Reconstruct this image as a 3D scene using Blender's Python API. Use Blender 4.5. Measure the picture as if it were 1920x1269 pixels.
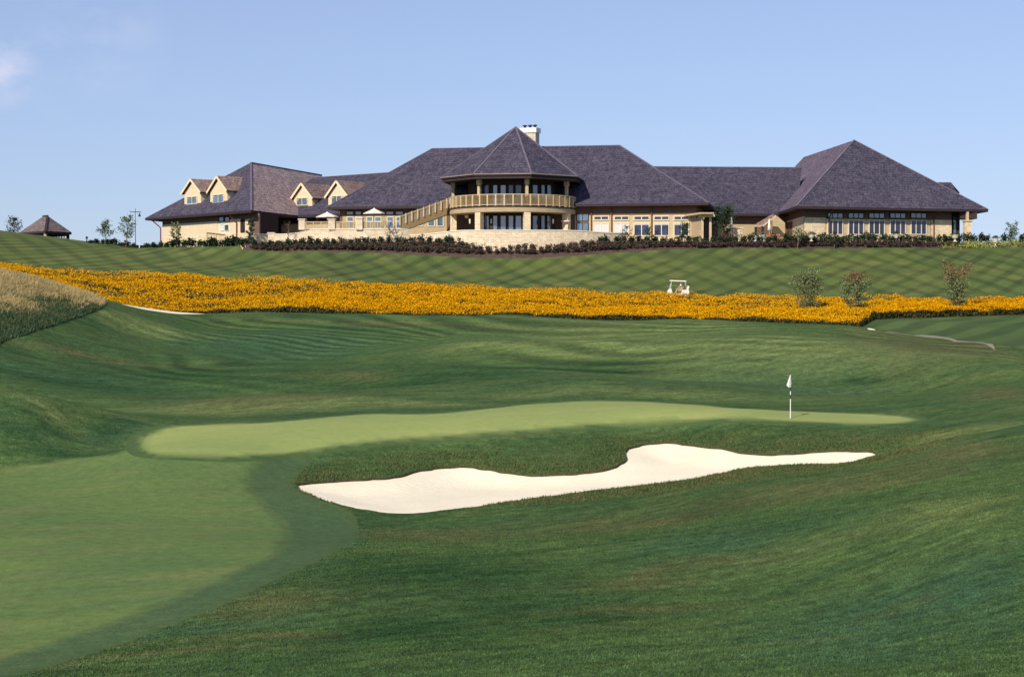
import bpy, bmesh, math, random
import numpy as np
from mathutils import Vector, geometry
random.seed(7); rng = np.random.default_rng(7)
S = bpy.context.scene
for o in list(bpy.data.objects): bpy.data.objects.remove(o)
COL = S.collection
R = math.radians

# ------------------------------------------------------------------ camera
FPX, CX, CY = 3200.0, 960.0, 634.5          # focal length in photo pixels
CAMZ = 8.0
HOR = 575.0                                  # horizon row
PITCH = math.atan((CY-HOR)/FPX)
cd = bpy.data.cameras.new('camera'); cam = bpy.data.objects.new('camera', cd); COL.objects.link(cam)
cam.location = (0, 0, CAMZ); cam.rotation_euler = (math.pi/2-PITCH, 0, 0)
cd.sensor_width = 36; cd.lens = 36*FPX/1920; cd.clip_start = 0.5; cd.clip_end = 20000
S.camera = cam
# ------------------------------------------------------------------ light
SUN_EL, SUN_AZ = R(34), R(208)               # azimuth the sun stands at, clockwise from +Y
sd = Vector((math.sin(SUN_AZ)*math.cos(SUN_EL), math.cos(SUN_AZ)*math.cos(SUN_EL), math.sin(SUN_EL)))
sl = bpy.data.lights.new('sun', 'SUN'); sl.energy = 4.2; sl.angle = R(0.5); sl.color = (1, .90, .74)
so = bpy.data.objects.new('sun', sl); COL.objects.link(so); so.rotation_euler = (-sd).to_track_quat('-Z', 'Y').to_euler()
W = bpy.data.worlds.new('World'); S.world = W; W.use_nodes = True
wn, wl = W.node_tree.nodes, W.node_tree.links
for n in list(wn): wn.remove(n)
sky = wn.new('ShaderNodeTexSky'); sky.sky_type = 'NISHITA'; sky.sun_disc = False
sky.sun_elevation = SUN_EL; sky.sun_rotation = SUN_AZ; sky.altitude = 200; sky.air_density = 1.0; sky.dust_density = 0.3; sky.ozone_density = 3.0
hs = wn.new('ShaderNodeHueSaturation'); hs.inputs['Saturation'].default_value = 0.78; hs.inputs['Value'].default_value = 1.0
wl.new(sky.outputs[0], hs.inputs['Color'])
tint = wn.new('ShaderNodeMixRGB'); tint.blend_type = 'MULTIPLY'; tint.inputs[0].default_value = 1; tint.inputs[2].default_value = (1.13, 1.28, 1.68, 1)
gm = wn.new('ShaderNodeGamma'); gm.inputs['Gamma'].default_value = .65; wl.new(hs.outputs[0], gm.inputs['Color']); wl.new(gm.outputs[0], tint.inputs[1])
# faint wisps of cloud low in the north-west
tc = wn.new('ShaderNodeTexCoord'); mp = wn.new('ShaderNodeMapping'); mp.inputs['Scale'].default_value = (1, 1, 2.0)
wl.new(tc.outputs['Generated'], mp.inputs['Vector'])
cn = wn.new('ShaderNodeTexNoise'); cn.inputs['Scale'].default_value = 13; cn.inputs['Detail'].default_value = 7; cn.inputs['Roughness'].default_value = .55
wl.new(mp.outputs[0], cn.inputs['Vector'])
cr = wn.new('ShaderNodeMapRange'); cr.inputs['From Min'].default_value = .50; cr.inputs['From Max'].default_value = .72
wl.new(cn.outputs['Fac'], cr.inputs['Value'])
def blob(dirv, rad):
    d = Vector(dirv).normalized()
    vd = wn.new('ShaderNodeVectorMath'); vd.operation = 'DISTANCE'; vd.inputs[1].default_value = d
    wl.new(tc.outputs['Generated'], vd.inputs[0])
    m = wn.new('ShaderNodeMapRange'); m.inputs['From Min'].default_value = rad; m.inputs['From Max'].default_value = rad*.25
    m.inputs['To Min'].default_value = 0; m.inputs['To Max'].default_value = 1
    wl.new(vd.outputs['Value'], m.inputs['Value']); return m.outputs[0]
def pixdir(px, py):
    cp, sp = math.cos(PITCH), math.sin(PITCH)
    u, v = (px-CX)/FPX, (CY-py)/FPX
    return Vector((u, cp+v*sp, -sp+v*cp))
b1 = blob(pixdir(-5, 128), .026); b2 = blob(pixdir(160, 75), .05)
mx = wn.new('ShaderNodeMath'); mx.operation = 'MULTIPLY_ADD'; mx.inputs[1].default_value = .35; wl.new(b2, mx.inputs[0]); wl.new(b1, mx.inputs[2])
mm = wn.new('ShaderNodeMath'); mm.operation = 'MULTIPLY'; mm.use_clamp = True; wl.new(mx.outputs[0], mm.inputs[0]); wl.new(cr.outputs[0], mm.inputs[1])
cm = wn.new('ShaderNodeMixRGB'); cm.inputs[2].default_value = (5.6, 5.6, 6.9, 1); wl.new(mm.outputs[0], cm.inputs[0]); wl.new(tint.outputs[0], cm.inputs[1])
bg = wn.new('ShaderNodeBackground'); bg.inputs['Strength'].default_value = 0.12; wl.new(cm.outputs[0], bg.inputs['Color'])
wo = wn.new('ShaderNodeOutputWorld'); wl.new(bg.outputs[0], wo.inputs['Surface'])
S.view_settings.view_transform = 'Standard'; S.view_settings.look = 'None'; S.view_settings.gamma = 1
S.view_settings.exposure = 0.2; S.render.engine = 'CYCLES'

# ------------------------------------------------------------------ placing helpers
def P(px, py, d):
    """point seen at photo pixel (px,py) that stands d metres away along y"""
    v = pixdir(px, py); return Vector((v.x*d/v.y, d, CAMZ+v.z*d/v.y))
def Xp(px, d): return P(px, HOR, d).x
def at_z(px, py, z):
    v = pixdir(px, py); t = (z-CAMZ)/v.z; return Vector((v.x*t, v.y*t, z))
def on_line(px, A, B):
    """xy point where the sight line of column px crosses the plan line AB"""
    u = pixdir(px, HOR); k = u.x/u.y
    t = (k*A[1]-A[0])/((B[0]-A[0])-k*(B[1]-A[1]))
    return Vector((A[0]+t*(B[0]-A[0]), A[1]+t*(B[1]-A[1])))
def z_at(py, p): return P(CX, py, p[1]).z

# ------------------------------------------------------------------ terrain (thin plate spline through surveyed heights)
PAD = 16.25
pix = [ # column, row, distance
(0,1269,36),(400,1269,35),(960,1269,33),(1400,1269,31),(1920,1269,29),
(0,1100,47),(400,1100,47),(960,1100,45.5),(1400,1100,43),(1920,1100,38),(1650,1150,39),(700,1180,40),
(0,980,59),(400,980,60),(760,968,63.6),(600,1000,59),(1100,935,67),(1100,1000,57),(1400,980,54),(1920,980,45),(1650,980,49),(900,1040,52),
(1920,880,56),(1700,880,62),(1500,885,69),(1300,930,64),
(557,912,70),(700,930,67),(700,895,72.5),(850,875,76),(900,935,67.5),(1000,890,75),(1100,905,71),(1170,850,78),(1170,900,71.5),(1220,829,80.5),(1300,835,79.5),(1300,890,72),(1450,852,76.5),(1450,868,74),(1590,847,76),(1600,864,73.6),(1643,852,75),
(1750,825,71),(1830,811,70),(1920,802,68),(1920,760,83),(1800,782,82),(1850,740,90),
(300,850,73),(260,840,74.5),(480,855,73.5),(600,840,76),(400,796,83.5),(700,775,88.5),(700,829,77.5),(900,812,80),(900,765,92),(1100,752,95),(1100,797,82),(1250,788,82.5),(1482,786,82),(1400,787,81.5),(1400,766,89.5),(1620,795,81),(1600,775,86),(1710,787,83.5),
(560,870,74),(1020,845,78.5),(1350,810,80.3),
(0,880,73),(200,850,76),(0,752,81),(100,763,81.5),(60,815,77),(200,784,82),(330,795,84.5),(150,830,79),
(0,700,101),(0,735,95),(400,730,103),(600,715,108),(200,700,106),(800,700,110),(960,720,104),(1100,705,108),(300,760,96),(600,752,98),(1300,730,103),(1500,730,102),(1500,655,120),(1700,700,106),(1900,705,98),
(1040,655,125),(1300,640,129),(700,650,125),(400,650,125),(200,650,121),(0,645,112),(860,640,129),
(400,600,147),(700,603,147),(960,604,149),(1300,612,145),(1600,625,139),(1850,662,122),(1920,665,120),
(300,577,152),(480,583,153),(700,587,153),(960,589,155),(1300,598,153),(1500,606,149),(1600,610,147),(1700,637,132),(1860,652,126),
(1665,623,150),(1860,645,142),(1920,625,155),(1700,602,164),(1920,600,166),
(0,526,137),(100,549,138),(190,572,140),(100,612,124),(0,585,122),
(0,507,191),(300,523,190),(600,536,189),(950,552,187),(1250,562,187),(1500,567,186),(1750,571,184),(1920,574,184),
(300,469,216),(470,472,212),(700,475,210),(900,484,208),(1100,478,209),(1250,468,212),(1500,466,214),(1750,466,216),(1920,462,218),
(0,432,236),(90,443,236),(165,455,232),(600,505,200),(1250,515,199),(1700,515,199),
]
ctrl = [tuple(P(*q)) for q in pix]
ctrl += [(Xp(px,d), d, z) for px,d,z in [(300,162,6.7),(700,162,6.45),(960,163,6.35),(1250,162,6.1),(1500,158,5.95),
 (300,168,7.5),(600,168,7.15),(960,168,7.0),(1300,168,6.6),(1500,166,6.55),(1700,171,6.75),(1920,172,7.1),(0,165,9.7),(100,158,8.4)]]
ctrl += [(Xp(px,d), d, z) for px,d,z in [(0,91,2.5),(120,90,2.45),(-150,92,2.6),(-150,80,3.6),(960,133,4.7),(1150,137,5.2),(800,131,4.9),(500,135,5.4),(250,133,5.6)]]
ctrl += [(0,0,6.3),(15,0,6.6),(-15,0,5.2),(0,15,3.6),(14,14,4.6),(-12,15,2.4),(0,-20,8),(30,-10,8),(-30,-10,6)]
ctrl += [(x,y,z) for x,y,z in [(30,30,3.5),(-30,30,.4),(45,60,4),(-40,55,.6),(60,90,5),(-55,85,4.5),(60,130,6),(-60,125,9),
 (75,170,8),(-80,175,14),(85,215,15),(-90,215,19),(80,240,16),(-80,240,20),(-100,130,12),(100,130,8),(100,60,6),(-100,60,4)]]
ctrl += [(x,y,PAD) for x,y in [(-50,228),(-40,219),(-32,214),(-20,214),(-8,212),(0,212),(10,213),(22,214),(34,215),(45,216),(60,219),(70,221),(-48,245),(-20,240),(10,240),(40,245),(62,245)]]
ctrl += [(x,262,13.5) for x in (-90,-60,-30,0,30,60,90)]+[(x,300,9) for x in (-100,-50,0,50,100)]
ctrl = np.array(ctrl)
SC = 50.0
def tps_fit(c, lam=2e-4):
    X = c[:, :2]/SC; n = len(X)
    d = np.linalg.norm(X[:,None]-X[None], axis=2); K = np.where(d > 1e-9, d*d*np.log(d+1e-12), 0)
    w = lam*np.ones(n); A = np.zeros((n+3, n+3)); A[:n,:n] = K+np.diag(w)
    A[:n,n] = 1; A[:n,n+1:] = X; A[n,:n] = 1; A[n+1:,:n] = X.T
    return np.linalg.solve(A, np.r_[c[:,2], 0, 0, 0])
TW = tps_fit(ctrl)
def sm(a, b, x): t = np.clip((x-a)/(b-a), 0, 1); return t*t*(3-2*t)
def vnoise(x, y, s, seed):
    """smooth value noise"""
    r = np.random.default_rng(seed).random((64, 64)); x = x/s; y = y/s
    i = np.floor(x).astype(int); j = np.floor(y).astype(int); fx = x-i; fy = y-j
    fx = fx*fx*(3-2*fx); fy = fy*fy*(3-2*fy)
    a = r[i%64, j%64]; b = r[(i+1)%64, j%64]; c = r[i%64, (j+1)%64]; d = r[(i+1)%64, (j+1)%64]
    return (a*(1-fx)+b*fx)*(1-fy)+(c*(1-fx)+d*fx)*fy-.5
MOUNDS = []
def Zt(x, y):
    x = np.atleast_1d(np.asarray(x, float)); y = np.atleast_1d(np.asarray(y, float))
    out = np.empty(len(x))
    for s in range(0, len(x), 20000):
        q = np.c_[x[s:s+20000], y[s:s+20000]]/SC
        d = np.linalg.norm(q[:,None]-ctrl[None,:,:2]/SC, axis=2)
        out[s:s+20000] = (np.where(d > 1e-9, d*d*np.log(d+1e-12), 0)@TW[:-3])+TW[-3]+q@TW[-2:]
    near = sm(20, 45, y)*(1-sm(195, 212, y))
    mid = sm(92, 102, y)*(1-sm(138, 150, y))
    out += near*((.42+1.0*mid)*vnoise(x*.62+.25*y, y, 10.5, 1)+(.16+.28*mid)*vnoise(x*.6-.3*y, y, 4.9, 2)+.05*vnoise(x, y, 1.9, 3))*(1-.5*sm(60, 68, y)*(1-sm(88, 95, y)))
    for mx_, my_, rx_, ry_, h_ in MOUNDS: out += h_*np.exp(-((x-mx_)/rx_)**2-((y-my_)/ry_)**2)
    pad = np.clip(np.minimum(sm(209, 213.5, y-6*sm(-30, -46, x))*(1-sm(262, 270, y)), sm(-54, -49, x)*(1-sm(66, 72, x))), 0, 1); out = out*(1-pad)+np.minimum(out, PAD-.12-.55*sm(-31, -35, x))*pad
    edge = np.maximum(sm(95, 150, np.abs(x)), np.maximum(sm(275, 330, y), 1-sm(-60, -25, y)))
    return out*(1-edge)+edge*np.clip(out, -3, 9)*0.4
def zt(x, y): return float(Zt([x], [y])[0])
def hit(px, py, d0=18, d1=262):
    """terrain point seen at a photo pixel (first one along the ray)"""
    v = pixdir(px, py); ds = np.arange(d0, d1, .5); xs = v.x/v.y*ds; zs = CAMZ+v.z/v.y*ds
    h = Zt(xs, ds)-zs; k = np.argmax(h > 0)
    if h[k] <= 0: k = len(ds)-1
    a, b = ds[max(k-1, 0)], ds[k]; ha, hb = h[max(k-1, 0)], h[k]
    t = 0 if hb == ha else min(max(-ha/(hb-ha), 0), 1)
    d = a+(b-a)*t; return (v.x/v.y*d, d)
_m = []
for px, py, rx, ry, h_ in [(230,712,300,4.5,-.75),(780,705,210,3.5,-.55),(440,762,300,3.0,.45),(1120,733,260,3.2,.45),(1040,655,230,3.5,.60),(230,612,170,4,.40),(1450,648,260,4,.60),(1620,732,170,4,-.55),(30,772,170,2.6,.75),(120,738,220,3,-.5),(1740,826,110,1.6,.35),(1640,880,160,3,-.15),(700,640,260,3.5,.35),(560,668,200,3.5,-.5),(1250,700,200,3.5,-.35),(1800,690,150,4,.4),(150,655,180,3.2,.45),(1250,960,260,3.5,-.30),(1500,905,240,3,.25),(1750,1010,260,5,.35),(1500,1050,300,3.5,-.3),(700,1100,260,3.5,.20)]:
    c = hit(px, py); _m.append((c[0], c[1], rx*c[1]/FPX, ry, h_))
MOUNDS += _m
def smooth_loop(pts, closed=True, step=.35):
    """Catmull-Rom through world points, resampled"""
    pts = [np.array(p) for p in pts]; n = len(pts); out = []
    for i in range(n):
        p0, p1, p2, p3 = pts[i-1], pts[i], pts[(i+1)%n], pts[(i+2)%n]
        m = max(2, int(np.linalg.norm(p2-p1)/step))
        for k in range(m):
            t = k/m; out.append(.5*((2*p1)+(-p0+p2)*t+(2*p0-5*p1+4*p2-p3)*t*t+(-p0+3*p1-3*p2+p3)*t**3))
    return np.array(out)
def inpoly(x, y, L):
    r = np.zeros(len(x), bool); n = len(L); j = n-1
    for i in range(n):
        xi, yi = L[i]; xj, yj = L[j]
        if yi != yj:
            c = ((yi > y) != (yj > y)) & (x < (xj-xi)*(y-yi)/(yj-yi)+xi); r ^= c
        j = i
    return r
def polydist(x, y, L):
    d = np.full(len(x), 1e9)
    for i in range(len(L)):
        a = L[i]; b = L[(i+1)%len(L)]; ab = b-a; t = np.clip(((x-a[0])*ab[0]+(y-a[1])*ab[1])/(ab@ab+1e-12), 0, 1)
        d = np.minimum(d, np.hypot(x-a[0]-t*ab[0], y-a[1]-t*ab[1]))
    return d
def H(lst): return [hit(*p) for p in lst]
PX = {}
PX['bunker'] = [(557,912),(575,905),(640,900),(700,896),(750,892),(790,880),(850,873),(900,876),(960,885),(1020,889),(1080,886),(1130,880),(1165,868),(1176,858),(1172,847),(1190,836),(1225,829),(1290,831),(1340,838),(1390,846),(1450,850),(1520,846),(1590,843),(1643,852),(1600,866),(1530,870),(1450,873),(1400,877),(1350,887),(1300,897),(1240,905),(1150,915),(1060,926),(980,936),(900,948),(830,957),(760,962),(700,958),(650,948),(600,934)]
PX['green'] = [(318,852),(272,842),(268,828),(290,812),(330,800),(420,795),(520,791),(640,780),(700,776),(760,777),(830,775),(900,768),(980,759),(1060,754),(1140,752),(1220,754),(1320,760),(1420,767),(1520,772),(1600,775),(1680,780),(1712,787),(1680,793),(1600,794),(1520,790),(1440,786),(1340,785),(1240,788),(1140,794),(1040,801),(940,808),(840,816),(760,821),(690,828),(600,839),(520,850),(430,855)]
PX['fairway'] = [(-120,888),(0,876),(80,868),(160,858),(225,849),(256,838),(280,828),(340,838),(440,845),(560,846),(512,856),(480,870),(464,895),(470,920),(500,955),(528,985),(533,1005),(520,1030),(480,1058),(410,1090),(300,1135),(160,1185),(0,1235),(-150,1290)]
PX['collar'] = [(640,835),(590,858),(566,885),(552,912),(610,941),(655,957),(672,985),(664,1012),(620,1040),(540,1076),(440,1124),(300,1180),(150,1232),(0,1275),(-150,1320),(-150,1280),(0,1220),(300,1120),(500,1030),(520,1000),(470,930),(455,895),(470,860),(520,845)]
PX['sliver_left'] = [(232,573.5),(300,575.5),(378,583.5),(335,583.6),(280,578.5)]
PX['sliver_right'] = [(1626,615.5),(1634,615.8),(1642,618.6),(1630,618)]
PX['path'] = [(1665,622),(1720,628),(1790,636),(1862,645.5),(1850,646.3),(1780,637.4),(1700,627.6),(1662,623)]
def crest_row(px):
    ds_ = np.arange(135, 158, .5); xs_ = np.array([Xp(px, q) for q in ds_]); return float((HOR-(Zt(xs_, ds_)-CAMZ)/ds_*FPX).min())
_c = [crest_row(q) for q in (228, 265, 300, 340, 384)]
PX['sliver_left'] = [(228,_c[0]+1.2),(265,_c[1]+.5),(300,_c[2]+.4),(340,_c[3]+.4),(384,_c[4]+.8),(340,_c[3]+3.6),(300,_c[2]+4.2),(265,_c[1]+3.6)]
REG = {k: smooth_loop(H(v), step=.25 if k == 'bunker' else .4) for k, v in PX.items()}
def wob(L, amp, sc, seed):
    m = np.roll(L, -1, 0)-np.roll(L, 1, 0); n = np.c_[-m[:,1], m[:,0]]/(np.linalg.norm(m, axis=1)[:,None]+1e-9)
    return L+n*(amp*vnoise(L[:,0], L[:,1], sc, seed)*2)[:,None]
REG['bunker'] = wob(REG['bunker'], .10, .45, 3); REG['fairway'] = wob(REG['fairway'], .16, .7, 4)
def grow(L, r_):
    m = np.roll(L, -1, 0)-np.roll(L, 1, 0); n = np.c_[m[:,1], -m[:,0]]/(np.linalg.norm(m, axis=1)[:,None]+1e-9)
    ar = (L[:,0]*np.roll(L[:,1], -1)-np.roll(L[:,0], -1)*L[:,1]).sum(); return L+n*r_*(1 if ar > 0 else -1)
REG['fringe'] = grow(REG['green'], .75)
# native mound on the left: plan outline
REG['native'] = smooth_loop(H([(192,576),(150,594),(100,611),(50,628),(0,645),(-120,690)])+[(Xp(-400,118),118),(Xp(-420,150),150),(Xp(-100,150),150),(Xp(60,150),150),(Xp(150,146),146),(Xp(188,143),143)])
def bandline(lst): return [(Xp(px, d), d) for px, d in lst]
FLF = [(-420,156),(-200,156),(0,156),(100,156),(200,160),(300,165),(500,167),(960,167),(1300,165),(1480,160),(1560,157),(1610,158),(1640,165),(1700,171),(1800,173),(1920,173),(2060,173),(2300,175)]
FLB = [(-420,192),(0,191),(300,190),(600,189),(950,187.5),(1250,186.5),(1500,185.5),(1700,184),(1820,181.5),(1920,183),(2300,184)]
flower_poly = np.array(bandline(FLF)+bandline(FLB)[::-1])
FAR = bandline(FLB)
REG['upper_lawn'] = np.array(bandline([(p, d+.3) for p, d in FLB])+[(100,190),(110,215)]+bandline([(2300,219)])+H([(1920,462),(1750,466),(1600,466.5),(1500,466),(1400,465),(1250,468),(1180,472),(1100,478),(1000,484),(900,484),(800,479),(700,474),(600,471),(480,471),(455,468)])+[(Xp(455,226),226),(Xp(200,232),232),(Xp(100,244),244),(Xp(-100,250),250),(Xp(-420,250),250)])
REG['mulch_bed'] = np.array(H([(457,468.4),(480,471.4),(600,471.4),(700,474.4),(800,479.4),(900,484.4),(1000,484.4),(1100,478.4),(1180,472.4),(1250,468.4),(1400,465.4),(1500,466.4),(1600,467),(1750,466.4),(1920,462.4)])[::-1]+[(Xp(457,220),220),(Xp(520,217.5),217.5),(Xp(760,216.5),216.5),(Xp(960,216),216),(Xp(1200,217),217),(Xp(1500,219),219),(Xp(1750,221),221),(Xp(1920,221.5),221.5)][::1])
REG['far_lawn'] = np.array(H([(1668,621)])+H([(1720,627),(1790,635),(1864,644.6),(1925,655)])+[(62,120),(66,171)]+bandline([(1920,172.7),(1800,172.7),(1700,170.7),(1645,165)])+H([(1625,606),(1610,611)]))
# fan of ground points, dense where the photograph looks
ds = [3.0]
while ds[-1] < 275: ds.append(ds[-1]+max(.3 if ds[-1] < 24 else .16, min(ds[-1]*.0085, 1.1)))
pcols = np.r_[np.arange(-900, -60, 42), np.arange(-60, 1981, 11), np.arange(1990, 2830, 42)]
gx, gy = [], []
for i, d in enumerate(ds):
    o = 5.5*(i % 2); xs = (pcols+np.where((pcols > -61) & (pcols < 1981), o, 0)-CX)/FPX*d/math.cos(PITCH)
    if xs[-1] < 56: e_ = np.arange(xs[-1]+1.2, 57, 1.6); xs = np.r_[-e_[::-1], xs, e_]
    gx.append(xs); gy.append(np.full(len(xs), d))
gx = np.concatenate(gx); gy = np.concatenate(gy)
keep = np.ones(len(gx), bool)
for k, L in REG.items():
    lo, hi = L.min(0)-1, L.max(0)+1
    m = (gx > lo[0]) & (gx < hi[0]) & (gy > lo[1]) & (gy < hi[1]); idx = np.where(m)[0]
    thr = .14 if k in ('bunker', 'green', 'fairway') else .2
    keep[idx[polydist(gx[idx], gy[idx], L) < thr]] = False
vx = list(gx[keep]); vy = list(gy[keep]); edges = []
for k, L in REG.items():
    b = len(vx); n = len(L); vx += list(L[:,0]); vy += list(L[:,1]); edges += [(b+i, b+(i+1) % n) for i in range(n)]
print('cdt points', len(vx))
cv, ce, cf, _, _, _ = geometry.delaunay_2d_cdt([Vector((a, b)) for a, b in zip(vx, vy)], edges, [], 0, 1e-5, False)
CV = np.array([tuple(v) for v in cv]); CF = np.array([tuple(f) for f in cf if len(f) == 3])
CZ = Zt(CV[:,0], CV[:,1])
cen = CV[CF].mean(1)
green_in = inpoly(cen[:,0], cen[:,1], REG['green'])
lab = np.zeros(len(CF), int)     # 0 rough
names = ['ground', 'bunker_sand', 'putting_green', 'fringe', 'fairway', 'collar', 'sliver_left', 'sliver_right', 'cart_path', 'native_ground', 'upper_lawn', 'mulch_bed', 'far_lawn']
src = [None, 'bunker', 'green', 'fringe', 'fairway', 'collar', 'sliver_left', 'sliver_right', 'path', 'native', 'upper_lawn', 'mulch_bed', 'far_lawn']
for i in range(len(names)-1, 0, -1):
    lab[inpoly(cen[:,0], cen[:,1], REG[src[i]])] = i
def bunker_drop(x, y):
    d = polydist(x, y, REG['bunker']); return .10+.24*sm(0, 2.2, d)
def mesh_from(name, V, F, mat, kind='structure', smooth=True, parent=None):
    me = bpy.data.meshes.new(name); V = np.asarray(V, np.float32); F = np.asarray(F, np.int32)
    me.vertices.add(len(V)); me.vertices.foreach_set('co', V.ravel())
    k = F.shape[1]; me.loops.add(F.size); me.loops.foreach_set('vertex_index', F.ravel())
    me.polygons.add(len(F)); me.polygons.foreach_set('loop_start', np.arange(0, F.size, k, dtype=np.int32)); me.polygons.foreach_set('loop_total', np.full(len(F), k, dtype=np.int32))
    if smooth: me.polygons.foreach_set('use_smooth', np.ones(len(F), bool))
    me.update(calc_edges=True); me.validate()
    for m in (mat if isinstance(mat, (list, tuple)) else [mat]): me.materials.append(m)
    o = bpy.data.objects.new(name, me); COL.objects.link(o)
    if kind: o['kind'] = kind
    if parent: o.parent = parent
    return o

# ------------------------------------------------------------------ turf tone: dry and lush patches, with lit crests and shaded hollows painted in
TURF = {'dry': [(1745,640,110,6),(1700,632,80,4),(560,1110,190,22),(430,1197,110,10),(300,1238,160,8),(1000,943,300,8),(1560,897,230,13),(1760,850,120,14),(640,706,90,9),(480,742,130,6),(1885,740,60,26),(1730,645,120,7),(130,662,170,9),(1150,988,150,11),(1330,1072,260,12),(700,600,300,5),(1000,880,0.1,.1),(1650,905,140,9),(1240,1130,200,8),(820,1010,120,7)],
 'lush': [(1750,1130,260,70),(580,1010,70,50),(330,1165,230,22),(150,712,260,20),(560,662,200,18),(1500,722,180,20),(1400,1020,150,34),(60,825,120,16),(230,822,70,15),(560,640,150,14),(1600,1200,260,40),(560,880,50,26)],  # greener turf; the blobs in hollows also paint in shade
 'deep': [(110,850,140,3),(225,812,60,5),(60,825,120,6),(150,725,200,8),(860,1060,200,38),(700,1185,230,30),(1280,762,220,7),(760,716,200,14),(1300,955,160,16),(330,700,160,14),(1640,700,180,16),(720,985,60,18),(1100,1140,200,30),(1120,690,160,9)],  # longer dark grass, plus shade painted into the hollows
 'pale': [(450,768,300,9),(1150,733,300,10),(1250,655,260,11),(280,612,150,11),(1180,628,260,16),(1560,655,260,22),(1450,640,200,14),(1720,680,200,16),(60,765,120,6),(1850,800,90,9),(230,600,120,9),(1780,960,160,24),(900,650,160,8),(1690,835,60,6),(1640,849,50,4),(1730,830,60,4),(1810,815,60,4),(700,752,260,7),(160,775,120,5),(350,775,120,6),(1180,640,200,8)]}  # lighter colour painting sunlight on crests, beside some shorter-mown turf
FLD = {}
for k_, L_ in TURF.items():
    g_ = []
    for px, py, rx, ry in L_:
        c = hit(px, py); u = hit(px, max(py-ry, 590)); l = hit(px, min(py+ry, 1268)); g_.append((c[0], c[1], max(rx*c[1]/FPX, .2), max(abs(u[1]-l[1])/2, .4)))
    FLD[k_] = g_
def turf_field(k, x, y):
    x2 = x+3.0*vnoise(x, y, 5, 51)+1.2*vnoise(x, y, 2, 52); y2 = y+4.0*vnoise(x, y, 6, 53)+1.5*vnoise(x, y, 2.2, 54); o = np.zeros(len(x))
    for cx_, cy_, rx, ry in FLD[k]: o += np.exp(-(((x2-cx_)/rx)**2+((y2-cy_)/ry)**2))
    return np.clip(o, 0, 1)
def add_turf(o, x, y, blade=False):
    for k in FLD:
        a = o.data.attributes.new(k, 'FLOAT', 'POINT'); a.data.foreach_set('value', turf_field(k, x, y).astype(np.float32))
    m = (np.abs(x) < 40) & (y < 110)
    for nm, rg, w in (('nearfair', 'fairway', .26), ('nearfringe', 'fringe', .25), ('neargreen', 'green', .16), ('nearcollar', 'collar', .6)):
        L = REG[rg]; lo_, hi_ = L.min(0)-w, L.max(0)+w; mm_ = m & (x > lo_[0]) & (x < hi_[0]) & (y > lo_[1]) & (y < hi_[1]); v = np.zeros(len(x), np.float32)
        if mm_.any() and not blade: v[mm_] = .5*np.clip(1-polydist(x[mm_], y[mm_], L)/w, 0, 1)
        a = o.data.attributes.new(nm, 'FLOAT', 'POINT'); a.data.foreach_set('value', v)
# ------------------------------------------------------------------ materials
def mat(name):
    m = bpy.data.materials.new(name); m.use_nodes = True; nt = m.node_tree; b = nt.nodes['Principled BSDF']
    b.inputs['Roughness'].default_value = .9; b.inputs['Specular IOR Level'].default_value = .15
    return m, nt, b
def N(nt, t, **kw):
    n = nt.nodes.new(t)
    for k, v in kw.items():
        if k in n.inputs: n.inputs[k].default_value = v
        else: setattr(n, k, v)
    return n
def noise(nt, co, scale, vec=(1,1,1), rot=(0,0,0), detail=4, rough=.55, dist=0, lo=0.3, hi=.7):
    m = N(nt, 'ShaderNodeMapping'); m.inputs['Scale'].default_value = vec; m.inputs['Rotation'].default_value = rot
    r0 = N(nt, 'ShaderNodeMapping'); r0.inputs['Rotation'].default_value = rot; m.inputs['Rotation'].default_value = (0,0,0)
    nt.links.new(co, r0.inputs['Vector']); nt.links.new(r0.outputs[0], m.inputs['Vector'])
    n = N(nt, 'ShaderNodeTexNoise', Scale=scale, Detail=detail, Roughness=rough, Distortion=dist)
    nt.links.new(m.outputs[0], n.inputs['Vector'])
    r = N(nt, 'ShaderNodeMapRange'); r.inputs['From Min'].default_value = lo; r.inputs['From Max'].default_value = hi
    nt.links.new(n.outputs['Fac'], r.inputs['Value']); return r.outputs[0]
def mixc(nt, fac, a, b, typ='MIX'):
    m = N(nt, 'ShaderNodeMixRGB', blend_type=typ)
    for i, s in ((0, fac), (1, a), (2, b)):
        if isinstance(s, (int, float)): m.inputs[i].default_value = s
        elif isinstance(s, tuple): m.inputs[i].default_value = (*s, 1) if len(s) == 3 else s
        else: nt.links.new(s, m.inputs[i])
    return m.outputs[0]
def math_(nt, op, a, b=None, clamp=False):
    m = N(nt, 'ShaderNodeMath', operation=op, use_clamp=clamp)
    for i, s in ((0, a), (1, b)):
        if s is None: continue
        if isinstance(s, (int, float)): m.inputs[i].default_value = s
        else: nt.links.new(s, m.inputs[i])
    return m.outputs[0]
def coord(nt, out='Object'): return N(nt, 'ShaderNodeTexCoord').outputs[out]
def scale_(nt, f, k): return math_(nt, 'MULTIPLY', f, k)
def bump(nt, b, h, strength, dist):
    n = N(nt, 'ShaderNodeBump'); n.inputs['Strength'].default_value = strength; n.inputs['Distance'].default_value = dist
    nt.links.new(h, n.inputs['Height']); nt.links.new(n.outputs[0], b.inputs['Normal'])
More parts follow.
